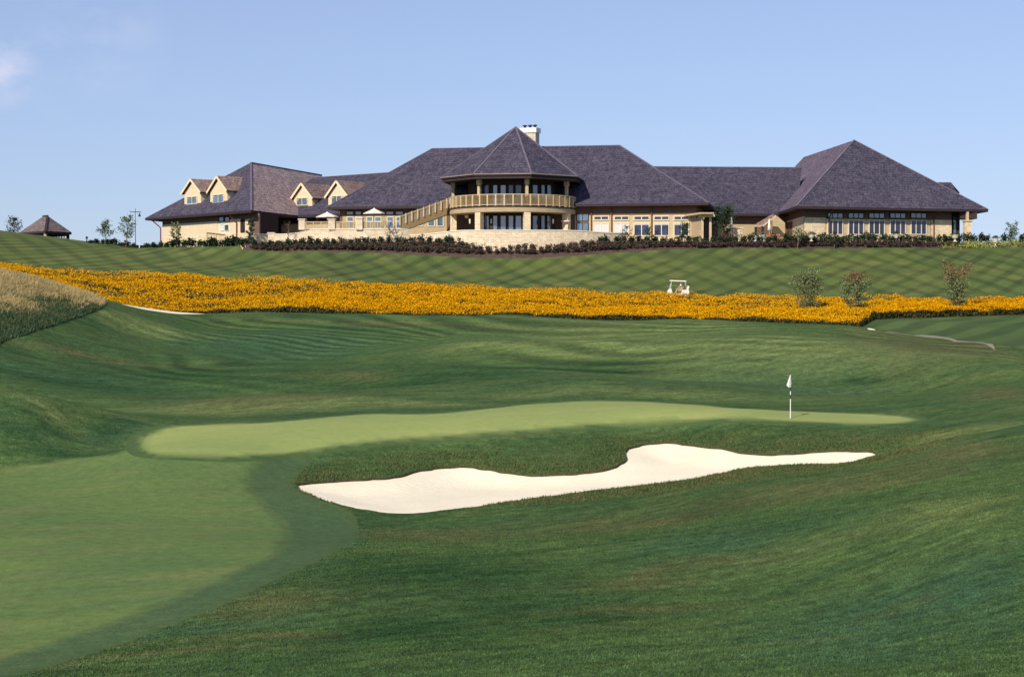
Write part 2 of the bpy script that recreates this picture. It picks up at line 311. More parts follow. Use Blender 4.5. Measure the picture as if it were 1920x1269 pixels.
def stripes(nt, co, rotz, width, soft=.25, wobble=0, sc=.05, thin=0):
    """mown bands: -1..1 wave along a direction"""
    m = N(nt, 'ShaderNodeMapping'); m.inputs['Rotation'].default_value = (0, 0, rotz); nt.links.new(co, m.inputs['Vector'])
    sx = N(nt, 'ShaderNodeSeparateXYZ'); nt.links.new(m.outputs[0], sx.inputs[0]); x = sx.outputs[0]
    if wobble:
        nn = N(nt, 'ShaderNodeTexNoise', Scale=sc, Detail=1.5); nt.links.new(co, nn.inputs['Vector'])
        x = math_(nt, 'ADD', x, scale_(nt, nn.outputs['Fac'], wobble))
    s = math_(nt, 'SINE', scale_(nt, x, math.pi/width))
    r = N(nt, 'ShaderNodeMapRange'); r.inputs['From Min'].default_value = -soft-thin; r.inputs['From Max'].default_value = soft-thin; nt.links.new(s, r.inputs['Value'])
    return r.outputs[0]
def attr(nt, nm): return N(nt, 'ShaderNodeAttribute', attribute_name=nm).outputs['Fac']
def grass(name, c, dark, dry, drylo=.55, turf=0, mow=0, near=(), thin=0, stripe=(), streak=.5, fine=1.0, patch=1.0, rot=R(-20), bmp=.5, mott=.6, streaksc=.45):
    m, nt, b = mat(name); co = coord(nt)
    col = mixc(nt, scale_(nt, noise(nt, co, .11, detail=3, lo=.35, hi=.68), .75*patch), c, dark)
    col = mixc(nt, scale_(nt, noise(nt, co, streaksc, vec=(.22, 1.6, 1), rot=(0,0,rot), detail=5, rough=.6, lo=.42, hi=.68), streak), col, dark)
    col = mixc(nt, scale_(nt, noise(nt, co, .33, vec=(.5, 1.2, 1), rot=(0,0,rot), detail=6, rough=.62, lo=drylo, hi=drylo+.17), .55), col, dry)
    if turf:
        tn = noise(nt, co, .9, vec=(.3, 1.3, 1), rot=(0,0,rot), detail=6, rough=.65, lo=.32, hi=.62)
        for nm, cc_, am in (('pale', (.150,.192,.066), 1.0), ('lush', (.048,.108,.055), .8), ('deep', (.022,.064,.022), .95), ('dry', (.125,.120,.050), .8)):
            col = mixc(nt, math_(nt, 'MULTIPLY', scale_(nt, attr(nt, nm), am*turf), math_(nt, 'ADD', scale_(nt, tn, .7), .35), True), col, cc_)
    if mow:
        sy = N(nt, 'ShaderNodeSeparateXYZ'); nt.links.new(co, sy.inputs[0])
        w1 = N(nt, 'ShaderNodeMapRange'); w1.inputs['From Min'].default_value = 98; w1.inputs['From Max'].default_value = 112; nt.links.new(sy.outputs[1], w1.inputs['Value'])
        st_ = stripes(nt, co, R(-72), 1.35, .8, 34, .035); kk = mixc(nt, st_, (.64,.68,.72), (1.32,1.30,1.24)); kk = mixc(nt, w1.outputs[0], (1,1,1), kk); kk2 = noise(nt, co, .07, detail=2, lo=.38, hi=.6); kk = mixc(nt, kk2, (1,1,1), kk); col = mixc(nt, 1.0, col, kk, 'MULTIPLY')
    for nm, cc_ in near: col = mixc(nt, attr(nt, nm), col, cc_)
    if turf >= 1:
        s2 = noise(nt, co, 1.7, vec=(.35, 1.5, 1), rot=(0,0,rot), detail=6, rough=.7, lo=.34, hi=.66); col = mixc(nt, 1.0, col, mixc(nt, s2, (.70,.72,.72), (1.28,1.25,1.22)), 'MULTIPLY')
    f1 = noise(nt, co, 2.6, detail=4, rough=.65, lo=.3, hi=.7); f2 = noise(nt, co, 13, detail=3, rough=.7, lo=.3, hi=.7)
    k = mixc(nt, f1, (1-.26*mott,)*3, (1+.26*mott,)*3); col = mixc(nt, 1.0, col, k, 'MULTIPLY')
    k = mixc(nt, f2, (1-.34*fine,)*3, (1+.34*fine,)*3); col = mixc(nt, 1.0, col, k, 'MULTIPLY')
    for (rz, w, amt, wb) in stripe:
        s = stripes(nt, co, rz, w, .4, wb, .03, thin=thin); s = mixc(nt, noise(nt, co, .11+.03*w, detail=3, lo=.25, hi=.62), (.45,.45,.45), s)
        k = mixc(nt, s, (1-amt, 1-amt, 1-amt*.8), (1+amt*.8, 1+amt*.7, 1+amt*.4)); col = mixc(nt, 1.0, col, k, 'MULTIPLY')
    nt.links.new(col, b.inputs['Base Color'])
    b.inputs['Roughness'].default_value = 1; b.inputs['Specular IOR Level'].default_value = .05
    h = math_(nt, 'ADD', f1, scale_(nt, f2, .5)); bump(nt, b, h, bmp, .12)
    return m
M = {}
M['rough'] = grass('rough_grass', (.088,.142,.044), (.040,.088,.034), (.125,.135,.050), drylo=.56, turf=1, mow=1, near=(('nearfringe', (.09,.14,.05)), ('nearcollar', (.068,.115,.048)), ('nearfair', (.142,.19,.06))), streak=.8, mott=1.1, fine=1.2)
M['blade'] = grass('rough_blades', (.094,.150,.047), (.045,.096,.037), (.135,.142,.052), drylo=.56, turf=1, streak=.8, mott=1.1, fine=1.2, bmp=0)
M['collar'] = grass('collar_turf', (.080,.130,.053), (.062,.108,.048), (.085,.11,.05), turf=0, near=(('nearfair', (.135,.18,.06)), ('nearcollar', (.075,.11,.036))), fine=.6, mott=.6, bmp=.2, streak=.4)
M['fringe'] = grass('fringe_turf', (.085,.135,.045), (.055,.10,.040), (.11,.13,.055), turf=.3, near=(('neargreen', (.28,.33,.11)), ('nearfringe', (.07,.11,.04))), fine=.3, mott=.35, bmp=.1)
M['green'] = grass('green_turf', (.30,.345,.110), (.235,.30,.10), (.35,.345,.135), near=(('neargreen', (.11,.16,.06)),), streak=.4, fine=.12, mott=.25, bmp=.08, drylo=.5)
M['fairway'] = grass('fairway_turf', (.140,.198,.058), (.092,.152,.056), (.205,.190,.080), near=(('nearfair', (.06,.10,.046)),), streak=.65, fine=.4, mott=.6, bmp=.15, drylo=.52, streaksc=.3)
M['lawn'] = grass('lawn_turf', (.098,.130,.040), (.060,.094,.036), (.160,.150,.060), streak=.15, fine=.2, mott=.4, bmp=.15, drylo=.50, thin=.35, stripe=((R(34), 1.35, .22, 3.5), (R(-27), 1.7, .20, 4)))
M['farlawn'] = grass('far_lawn_turf', (.085,.125,.046), (.060,.105,.040), (.13,.125,.055), streak=.1, fine=.2, mott=.3, bmp=.1, drylo=.66, stripe=((R(34), 1.9, .24, 0),))
M['native_ground'] = grass('native_turf', (.05,.10,.045), (.03,.07,.035), (.30,.22,.10), drylo=.5)
def simple(name, c, rough=.8, var=.12, sc=3.0, bm=.0, spec=.2, metal=0, c2=None, vec=(1,1,1)):
    m, nt, b = mat(name); co = coord(nt)
    n = noise(nt, co, sc, detail=5, vec=vec)
    a = tuple(x*(1-var) for x in c); d = c2 or tuple(min(1, x*(1+var)) for x in c)
    nt.links.new(mixc(nt, n, a, d), b.inputs['Base Color'])
    b.inputs['Roughness'].default_value = rough; b.inputs['Specular IOR Level'].default_value = spec; b.inputs['Metallic'].default_value = metal
    if bm: bump(nt, b, n, bm, .03)
    return m
def sandmat():
    m, nt, b = mat('sand'); co = coord(nt)
    n1 = noise(nt, co, .5, detail=4); n2 = noise(nt, co, 7, vec=(.4, 1.5, 1), detail=6, rough=.7)
    c = mixc(nt, n1, (.90,.79,.58), (.95,.86,.66)); c = mixc(nt, 1.0, c, mixc(nt, n2, (.965,.96,.955), (1.03,1.03,1.03)), 'MULTIPLY')
    rk = stripes(nt, co, R(75), .09, 1.0, 4, .25); nt.links.new(c, b.inputs['Base Color']); bump(nt, b, math_(nt, 'ADD', n2, scale_(nt, rk, .35)), .45, .05); return m
M['sand'] = sandmat()
M['soil'] = simple('soil_lip', (.060,.052,.028), .95, .35, 9)
M['mulch'] = simple('mulch', (.09,.058,.050), 1, .35, 2.5, .5)
M['path'] = simple('path_concrete', (.27,.23,.16), .9, .1)
# ------------------------------------------------------------------ ground sheets cut from one surface
mats = [M['rough'], M['sand'], M['green'], M['fringe'], M['fairway'], M['collar'], M['sand'], M['sand'], M['path'], M['native_ground'], M['lawn'], M['mulch'], M['farlawn']]
onames = ['ground', 'bunker_sand', 'putting_green', 'green_fringe', 'fairway', 'mown_collar', 'bunker_sand', 'bunker_sand', 'path', 'mound_ground', 'lawn', 'mulch_bed', 'lawn']
for i in range(len(names)):
    F = CF[lab == i]
    if not len(F): continue
    u, inv = np.unique(F, return_inverse=True); V = np.c_[CV[u], CZ[u]]
    if i == 1: V[:,2] -= bunker_drop(V[:,0], V[:,1])
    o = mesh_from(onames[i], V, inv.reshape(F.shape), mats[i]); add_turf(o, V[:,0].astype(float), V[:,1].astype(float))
# bunker lip: the cut edge of the turf
L = REG['bunker']; zl = Zt(L[:,0], L[:,1]); n = len(L)
V = np.r_[np.c_[L, zl+.004], np.c_[L, zl-.13]]; F = [(i, (i+1) % n, n+(i+1) % n, n+i) for i in range(n)]
mesh_from('bunker_lip', V, F, M['soil'], smooth=False)
# outer ground out to the horizon, under the detailed surface and meeting it past its edge
ox = np.r_[-3000, -1500, -800, np.arange(-400, 401, 10), 800, 1500, 3000]; oy = np.r_[-2000, -900, -400, np.arange(-200, 401, 10), 800, 1500, 3500, 6000]
XX, YY = np.meshgrid(ox, oy); x = XX.ravel(); y = YY.ravel(); z = Zt(np.clip(x, -390, 390), np.clip(y, -190, 390))
edge_px = np.abs((x)/np.maximum(y, 1)*FPX); inside = ((edge_px < 1650) | (np.abs(x) < 45)) & (y > 12) & (y < 265)
z = z-np.where(inside, 2.5, .12)
nx = len(ox); F = [(j*nx+i, j*nx+i+1, (j+1)*nx+i+1, (j+1)*nx+i) for j in range(len(oy)-1) for i in range(nx-1)]
mesh_from('ground', np.c_[x, y, z], F, M['rough'])
# ------------------------------------------------------------------ object helpers
class MB:
    def __init__(s): s.v = []; s.f = []; s.m = []; s.uv = []
    def face(s, pts, m=0, uv=None):
        b = len(s.v); s.v += [tuple(p) for p in pts]; s.f.append(tuple(range(b, b+len(pts)))); s.m.append(m)
        if uv is None:
            p = [Vector(q) for q in pts]; nn = Vector((0,0,0))
            for i in range(len(p)): nn += p[i].cross(p[(i+1) % len(p)])
            if nn.length < 1e-9: nn = Vector((0,0,1))
            nn.normalize(); h = Vector((0,0,1)).cross(nn)
            if h.length < 1e-3: h = Vector((1,0,0))
            h.normalize(); w = nn.cross(h); uv = [(q.dot(h), q.dot(w)) for q in p]
        s.uv += uv
    def box(s, a, b, m=0):
        """axis aligned box between corners"""
        s.hexa([(a[0],a[1]),(b[0],a[1]),(b[0],b[1]),(a[0],b[1])], a[2], b[2], m)
    def hexa(s, L, z0, z1, m=0):
        """prism over plan polygon L (counter-clockwise)"""
        ar = sum(L[i][0]*L[(i+1) % len(L)][1]-L[(i+1) % len(L)][0]*L[i][1] for i in range(len(L)))
        if ar < 0: L = L[::-1]
        n = len(L)
        s.face([(p[0], p[1], z0) for p in L[::-1]], m); s.face([(p[0], p[1], z1) for p in L], m)
        for i in range(n):
            a, b = L[i], L[(i+1) % n]; s.face([(a[0],a[1],z0),(b[0],b[1],z0),(b[0],b[1],z1),(a[0],a[1],z1)], m)
    def beam(s, A, B, w, h, m=0):
        """rectangular bar from A to B, w wide in plan, h tall"""
        A = Vector(A); B = Vector(B); d = (B-A).normalized(); up = Vector((0,0,1))
        if abs(d.z) > .98: up = Vector((0,1,0))
        r = d.cross(up).normalized()*w/2; u = r.cross(d).normalized()*h/2
        q = [-r-u, r-u, r+u, -r+u]
        for i in range(4): s.face([A+q[i], A+q[(i+1)%4], B+q[(i+1)%4], B+q[i]], m)
        s.face([A+q[k] for k in (3,2,1,0)], m); s.face([B+q[k] for k in (0,1,2,3)], m)
    def tube(s, A, B, r0, r1, n=8, m=0, cap=True):
        A = Vector(A); B = Vector(B); d = (B-A).normalized(); up = Vector((0,0,1)) if abs(d.z) < .95 else Vector((1,0,0))
        r = d.cross(up).normalized(); u = r.cross(d)
        c = [r*math.cos(2*math.pi*i/n)+u*math.sin(2*math.pi*i/n) for i in range(n)]
        for i in range(n): j = (i+1) % n; s.face([A+c[j]*r0, A+c[i]*r0, B+c[i]*r1, B+c[j]*r1], m)
        if cap: s.face([A+k*r0 for k in c], m); s.face([B+k*r1 for k in c[::-1]], m)
    def lathe(s, c, prof, n=16, m=0):
        for (r0, z0), (r1, z1) in zip(prof, prof[1:]):
            for i in range(n):
                a, b = 2*math.pi*i/n, 2*math.pi*(i+1)/n
                q = [(c[0]+r0*math.cos(a), c[1]+r0*math.sin(a), c[2]+z0), (c[0]+r0*math.cos(b), c[1]+r0*math.sin(b), c[2]+z0),
                     (c[0]+r1*math.cos(b), c[1]+r1*math.sin(b), c[2]+z1), (c[0]+r1*math.cos(a), c[1]+r1*math.sin(a), c[2]+z1)]
                if r0 < 1e-6: q = q[1:] if False else [q[0], q[2], q[3]]
                elif r1 < 1e-6: q = [q[0], q[1], q[2]]
                s.face(q, m)
    def blob(s, c, rx, ry, rz, n=8, m=0):
        prof = [(math.sin(math.pi*i/n), -math.cos(math.pi*i/n)) for i in range(n+1)]
        for (r0, z0), (r1, z1) in zip(prof, prof[1:]):
            for i in range(12):
                a, b = 2*math.pi*i/12, 2*math.pi*(i+1)/12
                q = [(r0*math.cos(a), r0*math.sin(a), z0), (r0*math.cos(b), r0*math.sin(b), z0), (r1*math.cos(b), r1*math.sin(b), z1), (r1*math.cos(a), r1*math.sin(a), z1)]
                if r0 < 1e-6: q = [q[0], q[2], q[3]]
                elif r1 < 1e-6: q = [q[0], q[1], q[2]]
                s.face([(c[0]+x*rx, c[1]+y*ry, c[2]+z*rz) for x, y, z in q], m)
    def build(s, name, mat, parent=None, smooth=False, weld=False):
        org = wloc(parent); me = bpy.data.meshes.new(name)
        me.from_pydata([tuple(Vector(p)-org) for p in s.v], [], s.f)
        uvl = me.uv_layers.new(name='UVMap'); uvl.data.foreach_set('uv', np.array(s.uv, np.float32).ravel())
        for mm_ in (mat if isinstance(mat, (list, tuple)) else [mat]): me.materials.append(mm_)
        me.polygons.foreach_set('material_index', s.m)
        if weld or smooth:
            bm = bmesh.new(); bm.from_mesh(me); bmesh.ops.remove_doubles(bm, verts=bm.verts, dist=1e-4); bmesh.ops.recalc_face_normals(bm, faces=bm.faces); bm.to_mesh(me); bm.free()
        if smooth: me.polygons.foreach_set('use_smooth', [True]*len(me.polygons))
        me.update(); o = bpy.data.objects.new(name, me); COL.objects.link(o)
        if parent: o.parent = parent
        return o
def wloc(p):
    v = Vector((0,0,0))
    while p is not None: v += Vector(p.location); p = p.parent
    return v
def tag(o, label=None, cat=None, group=None, kind=None):
    if label: o['label'] = label
    if cat: o['category'] = cat
    if group: o['group'] = group
    if kind: o['kind'] = kind
    return o
def thing(name, label, cat, loc, group=None):
    o = bpy.data.objects.new(name, None); COL.objects.link(o); o.location = loc; o.empty_display_size = .3
    return tag(o, label, cat, group)
def children(o, table=None): return [c for c in bpy.data.objects if c.parent == o]
def dup(root, loc, label=None, cat=None, group=None, sc=1, rz=0):
    r = root.copy(); COL.objects.link(r); r.location = loc; r.scale = (sc,)*3 if isinstance(sc, (int, float)) else sc; r.rotation_euler = (0, 0, rz)
    tag(r, label, cat, group)
    for ch in KIDS.get(root.name, ()):
        c = ch.copy(); COL.objects.link(c); c.parent = r
    return r
KIDS = {}
# ------------------------------------------------------------------ building materials
def shakes(name, c1, c2, moss=.3):
    m, nt, b = mat(name); uv = coord(nt, 'UV'); co = coord(nt)
    br = N(nt, 'ShaderNodeTexBrick'); br.inputs['Scale'].default_value = 1; br.inputs['Brick Width'].default_value = .22; br.inputs['Row Height'].default_value = .26
    br.inputs['Mortar Size'].default_value = .018; br.inputs['Bias'].default_value = 0; br.inputs['Color1'].default_value = (*c1, 1); br.inputs['Color2'].default_value = (*c2, 1)
    br.inputs['Mortar'].default_value = (c1[0]*.35, c1[1]*.35, c1[2]*.35, 1); nt.links.new(uv, br.inputs['Vector'])
    n = noise(nt, co, 1.3, detail=7, rough=.8, lo=.36, hi=.64); n2 = noise(nt, co, .16, detail=3); n3 = noise(nt, co, 5.5, detail=3, rough=.8, lo=.36, hi=.64)
    col = mixc(nt, 1.0, br.outputs['Color'], mixc(nt, n, (.55,.56,.60), (1.5,1.44,1.38)), 'MULTIPLY')
    col = mixc(nt, 1.0, col, mixc(nt, n2, (.88,.88,.92), (1.10,1.08,1.05)), 'MULTIPLY')
    col = mixc(nt, 1.0, col, mixc(nt, n3, (.58,.58,.63), (1.48,1.42,1.36)), 'MULTIPLY')
    sx = N(nt, 'ShaderNodeSeparateXYZ'); nt.links.new(uv, sx.inputs[0]); wv_ = math_(nt, 'ADD', sx.outputs[1], scale_(nt, noise(nt, co, .8, detail=2), .14))
    cs = math_(nt, 'FRACT', math_(nt, 'DIVIDE', wv_, .52)); col = mixc(nt, 1.0, col, mixc(nt, math_(nt, 'LESS_THAN', cs, .3), (1.06,1.06,1.06), (.78,.78,.80)), 'MULTIPLY')
    nt.links.new(col, b.inputs['Base Color']); bump(nt, b, math_(nt, 'ADD', n, n3), .8, .06); return m
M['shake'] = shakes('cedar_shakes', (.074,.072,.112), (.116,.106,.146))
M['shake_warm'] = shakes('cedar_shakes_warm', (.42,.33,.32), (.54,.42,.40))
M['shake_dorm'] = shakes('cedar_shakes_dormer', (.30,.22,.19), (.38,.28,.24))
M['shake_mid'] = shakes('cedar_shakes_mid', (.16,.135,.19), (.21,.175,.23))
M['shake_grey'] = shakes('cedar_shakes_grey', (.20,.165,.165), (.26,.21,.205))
M['ridge'] = simple('ridge_caps', (.15,.13,.17), .9, .2, 3)
M['fascia'] = simple('fascia_brown', (.040,.028,.034), .7, .15)
M['soffit'] = simple('soffit_boards', (.05,.035,.035), .8, .15)
M['gutter'] = simple('gutter_metal', (.28,.22,.20), .5, .1)
M['pipe'] = simple('copper_downpipe', (.17,.055,.035), .5, .2)
def boards(name, c, w=.18, amt=.16, vert=False):
    m, nt, b = mat(name); uv = coord(nt, 'UV'); co = coord(nt)
    sx = N(nt, 'ShaderNodeSeparateXYZ'); nt.links.new(uv, sx.inputs[0])
    fr = math_(nt, 'FRACT', math_(nt, 'DIVIDE', sx.outputs[0 if vert else 1], w)); gap = math_(nt, 'LESS_THAN', fr, .12)
    n = noise(nt, co, 1.4, detail=6, rough=.7); col = mixc(nt, n, tuple(x*(1-amt) for x in c), tuple(min(1, x*(1+amt)) for x in c))
    col = mixc(nt, scale_(nt, gap, .6), col, tuple(x*.35 for x in c)); nt.links.new(col, b.inputs['Base Color']); return m
M['siding'] = boards('brown_siding', (.17,.11,.085))
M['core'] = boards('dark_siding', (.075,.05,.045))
M['tan'] = simple('tan_trim', (.54,.42,.27), .7, .1)
M['tanboard'] = boards('tan_boards', (.46,.36,.22), .25, .12)
M['deckwood'] = boards('deck_wood', (.40,.29,.155), .3, .12)
M['deckpale'] = simple('deck_posts', (.56,.45,.27), .7, .1)
M['stucco'] = simple('dormer_stucco', (.70,.57,.40), .8, .06, 2)
M['whitetrim'] = simple('pale_trim', (.78,.66,.44), .6, .05)
M['cream'] = simple('cream_frame', (.74,.66,.50), .6, .05)
def stonemat(name, c, sx=.55, sy=.2, k=.22):
    m, nt, b = mat(name); uv = coord(nt, 'UV'); co = coord(nt)
    br = N(nt, 'ShaderNodeTexBrick'); br.inputs['Scale'].default_value = 1; br.inputs['Brick Width'].default_value = sx; br.inputs['Row Height'].default_value = sy; br.inputs['Mortar Size'].default_value = .014
    br.inputs['Color1'].default_value = (*[x*(1-k) for x in c], 1); br.inputs['Color2'].default_value = (*[min(1, x*(1+k*.7)) for x in c], 1); br.inputs['Mortar'].default_value = (*[x*.6 for x in c], 1)
    nt.links.new(uv, br.inputs['Vector']); n = noise(nt, co, 2.2, detail=6, rough=.7); n2 = noise(nt, co, .4, detail=3)
    col = mixc(nt, 1.0, br.outputs['Color'], mixc(nt, n, (.80,.79,.77), (1.14,1.13,1.12)), 'MULTIPLY')
    col = mixc(nt, 1.0, col, mixc(nt, n2, (.92,.90,.88), (1.05,1.05,1.05)), 'MULTIPLY')
    nt.links.new(col, b.inputs['Base Color']); bump(nt, b, br.outputs['Fac'], -.4, .03); return m
M['stone'] = stonemat('cream_limestone', (.80,.66,.46), k=.14)
M['stonewall'] = stonemat('terrace_limestone', (.76,.64,.48), k=.13)
M['cap'] = simple('stone_cap', (.78,.70,.56), .8, .08)
M['chimney'] = stonemat('chimney_stone', (.66,.60,.50), .4, .25, .12)
M['chimcap'] = simple('chimney_cap', (.86,.82,.76), .7, .05)
M['pot'] = simple('chimney_pot', (.05,.04,.05), .6)
def glassmat(name, c, rough=.06, ior=1.9):
    m, nt, b = mat(name); co = coord(nt); b.inputs['Roughness'].default_value = rough; b.inputs['Specular IOR Level'].default_value = .9; b.inputs['IOR'].default_value = ior
    n = noise(nt, co, .9, detail=2); nt.links.new(mixc(nt, n, tuple(x*.6 for x in c), tuple(x*1.3 for x in c)), b.inputs['Base Color']); return m
M['glass'] = glassmat('window_glass', (.030,.036,.075), ior=1.45)
M['glassblue'] = glassmat('window_glass_pale', (.09,.16,.24), ior=1.8)
M['blind'] = simple('drawn_blind', (.62,.62,.60), .8, .05)
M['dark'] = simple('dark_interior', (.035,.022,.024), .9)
M['white'] = simple('white_paint', (.82,.81,.78), .4, .03)
M['canvas'] = simple('umbrella_canvas', (.80,.72,.62), .9, .05)
M['metal'] = simple('dark_metal', (.04,.04,.045), .4, .1, metal=.4)
M['paving'] = simple('terrace_paving', (.42,.36,.28), .9, .1)
M['concrete'] = simple('urn_concrete', (.62,.55,.44), .85, .1)
# ------------------------------------------------------------------ clubhouse
BASE = Vector((0, 222, PAD))
CL = thing('clubhouse', 'long stone and timber clubhouse with dark cedar shake roofs on the hilltop', 'building', BASE)
def roof(eave, faces, name='roof', m='shake', fas=.32, mats=None, ridges=()):
    """eave: loop of eave corners (all one height); faces: lists of 3-D points"""
    b = MB(); ml = [M[m], M['fascia'], M['soffit']]+([M[x] for x in mats] if mats else [])
    for f in faces:
        if isinstance(f, dict): b.face(f['p'], f['m'])
        else: b.face(f)
    n = len(eave)
    for i in range(n):
        a, c = Vector(eave[i]), Vector(eave[(i+1) % n]); dz = Vector((0,0,fas))
        b.face([a-dz, c-dz, c, a], 1)
    b.face([Vector(p)-Vector((0,0,fas)) for p in eave[::-1]], 2)
    o = b.build(name, ml, CL)
    if ridges:
        rb = MB()
        for (p, q) in ridges: rb.beam(Vector(p)+Vector((0,0,.02)), Vector(q)+Vector((0,0,.02)), .22, .10)
        rb.build('ridge_cap', M['ridge'], o)
    return o
def V3(xy, z): return Vector((xy[0], xy[1], z))
def wall(L, z0, z1, m, name='wall'):
    b = MB(); b.hexa([tuple(p[:2]) for p in L], z0, z1); return b.build(name, M[m], CL)
def slab(A, B, t, z0, z1, m, name='wall', parent=None, out=0):
    """straight wall from plan point A to B, face on the camera side pushed out by `out`, t thick to the back"""
    A = Vector(A[:2]); B = Vector(B[:2]); d = (B-A).normalized(); nrm = Vector((d.y, -d.x))
    if nrm.y > 0: nrm = -nrm
    b = MB(); b.hexa([tuple(A+nrm*out), tuple(B+nrm*out), tuple(B-nrm*t), tuple(A-nrm*t)], z0, z1)
    return b.build(name, M[m], parent or CL)
def wnrm(A, B):
    A = Vector(A[:2]); B = Vector(B[:2]); d = (B-A).normalized(); n = Vector((d.y, -d.x)); return -n if n.y > 0 else n
def window(A, B, x0, x1, y0, y1, frame='cream', glass='glass', cols=1, rows=(), fw=.09, name='window', blind=None, parent=None, arch=False):
    """window on the wall line AB covering photo columns x0..x1 and rows y0..y1"""
    p, q = on_line(x0, A, B), on_line(x1, A, B); mid = (p+q)/2
    zt_, zb = z_at(y0, mid), z_at(y1, mid); nr = wnrm(A, B); d = (q-p).normalized(); w = (q-p).length
    def pt(s, z, o): g = p+d*s+nr*o; return Vector((g.x, g.y, z))
    f = MB()
    def bar(s0, s1, z0, z1, o0=-.02, o1=.17): f.hexa([tuple(p+d*s0+nr*o0), tuple(p+d*s1+nr*o0), tuple(p+d*s1+nr*o1), tuple(p+d*s0+nr*o1)], z0, z1)
    bar(0, fw, zb, zt_); bar(w-fw, w, zb, zt_); bar(fw, w-fw, zb, zb+fw); bar(fw, w-fw, zt_-fw, zt_)
    for i in range(1, cols): bar(w*i/cols-fw*.45, w*i/cols+fw*.45, zb+fw, zt_-fw, -.02, .165)
    for r in rows: zz = zb+(zt_-zb)*r; bar(fw, w-fw, zz-fw*.4, zz+fw*.4, -.02, .16)
    wo_ = f.build(name, M[frame], parent or CL)
    g = MB()
    if arch:
        k = 8; top = [pt(fw+(w-2*fw)*i/k, zt_-fw-.32*(2*i/k-1)**2, .10) for i in range(k+1)]
        g.face([pt(fw, zb+fw, .10), pt(w-fw, zb+fw, .10)]+top[::-1])
    else: g.face([pt(fw, zb+fw, .10), pt(w-fw, zb+fw, .10), pt(w-fw, zt_-fw, .10), pt(fw, zt_-fw, .10)])
    g.build('pane', M[glass], wo_)
    if blind:
        g = MB(); g.face([pt(fw, zt_-fw-(zt_-zb)*blind, .115), pt(w-fw, zt_-fw-(zt_-zb)*blind, .115), pt(w-fw, zt_-fw, .115), pt(fw, zt_-fw, .115)]); g.build('blind', M['blind'], wo_)
    return wo_
# --- main hall
EZ = 21.1
FR = at_z(1329, 380, EZ); FL = at_z(614, 388, EZ)
dm = (FR-FL).normalized(); nm = Vector((-dm.y, dm.x, 0)); nm = nm if nm.y > 0 else -nm
A2, B2 = FL+nm*12, FR+nm*12
rr = on_line(1161, A2, B2); RR = V3(rr, z_at(273, rr)); rl = on_line(811, A2, B2); RL = V3(rl, RR.z)
BR, BL = FR+nm*24, FL+nm*24
roof([FL, FR, BR, BL], [[FL, FR, RR, RL], [FR, BR, RR], [BR, BL, RL, RR], [BL, FL, RL]], ridges=[(RL, RR), (RR, FR), (RL, FL)])
ins = 1.3; wz = EZ-.32
wFL, wFR, wBR, wBL = FL+dm*ins+nm*ins, FR-dm*1.6+nm*ins, BR-dm*1.6-nm*ins, BL+dm*ins-nm*ins
wall([wFL, wFR, wBR, wBL], PAD-.5, wz-.003, 'siding')
# tan timber wall zone right of the rotunda, brown boards over it
def zone(A, B, x0, x1, y0, y1, m, out, name='wall_panel', t=-.003):
    p, q = on_line(x0, A, B), on_line(x1, A, B); mid = (p+q)/2
    return slab(p, q, t, z_at(y1, mid), z_at(y0, mid), m, name, out=out)
zone(wFL, wFR, 1078, 1305, 403.5, 456, 'tan', .05)
for i, x in enumerate((1109, 1147, 1222)):
    p = on_line(x, wFL, wFR)+wnrm(wFL, wFR)*.14; b = MB(); b.tube((p.x, p.y, PAD), (p.x, p.y, wz), .09, .09, 8); b.build('downpipe', M['pipe'], CL)
for x0, x1, lo in ((1081,1104,434),(1113,1142,435),(1151,1180,435),(1188,1218,442.5),(1225.5,1255,442.5),(1263,1292,442.5)):
    if x0 == 1081:
        window(wFL, wFR, x0, x1, 401, 415.5, 'fascia', 'glassblue', 2); window(wFL, wFR, x0, x1, 417.5, 442, 'fascia', 'glassblue', 2)
    else:
        window(wFL, wFR, x0, x1, 404.8, 413.2, 'cream', 'glass', 2, fw=.11); window(wFL, wFR, x0, x1, 417.6, 443, 'cream', 'glass', 2, fw=.11, blind=(.68 if x0 < 1185 else .10))
zone(wFL, wFR, 1185, 1300, 444.5, 457, 'stone', .12, 'stone_plinth')
# left end of the main hall, behind the terrace
zone(wFL, wFR, 643, 838, 404.5, 447, 'tanboard', .05)
for x0, x1 in ((650,663.5),(666.5,678.5),(724,739),(742,757),(765,778)): window(wFL, wFR, x0, x1, 396.3, 403.6, 'fascia', 'blind', 1, fw=.06)
for x0, x1 in ((651,664),(666.5,679),(688,700),(703,716),(726,739),(743,757)): window(wFL, wFR, x0, x1, 406, 429, 'cream', 'glassblue', 1, (.6,), fw=.1)
for x0, x1 in ((783,793),(802.5,816),(819.5,832.5)): window(wFL, wFR, x0, x1, 401, 425, 'cream', 'glassblue', 1, fw=.1)
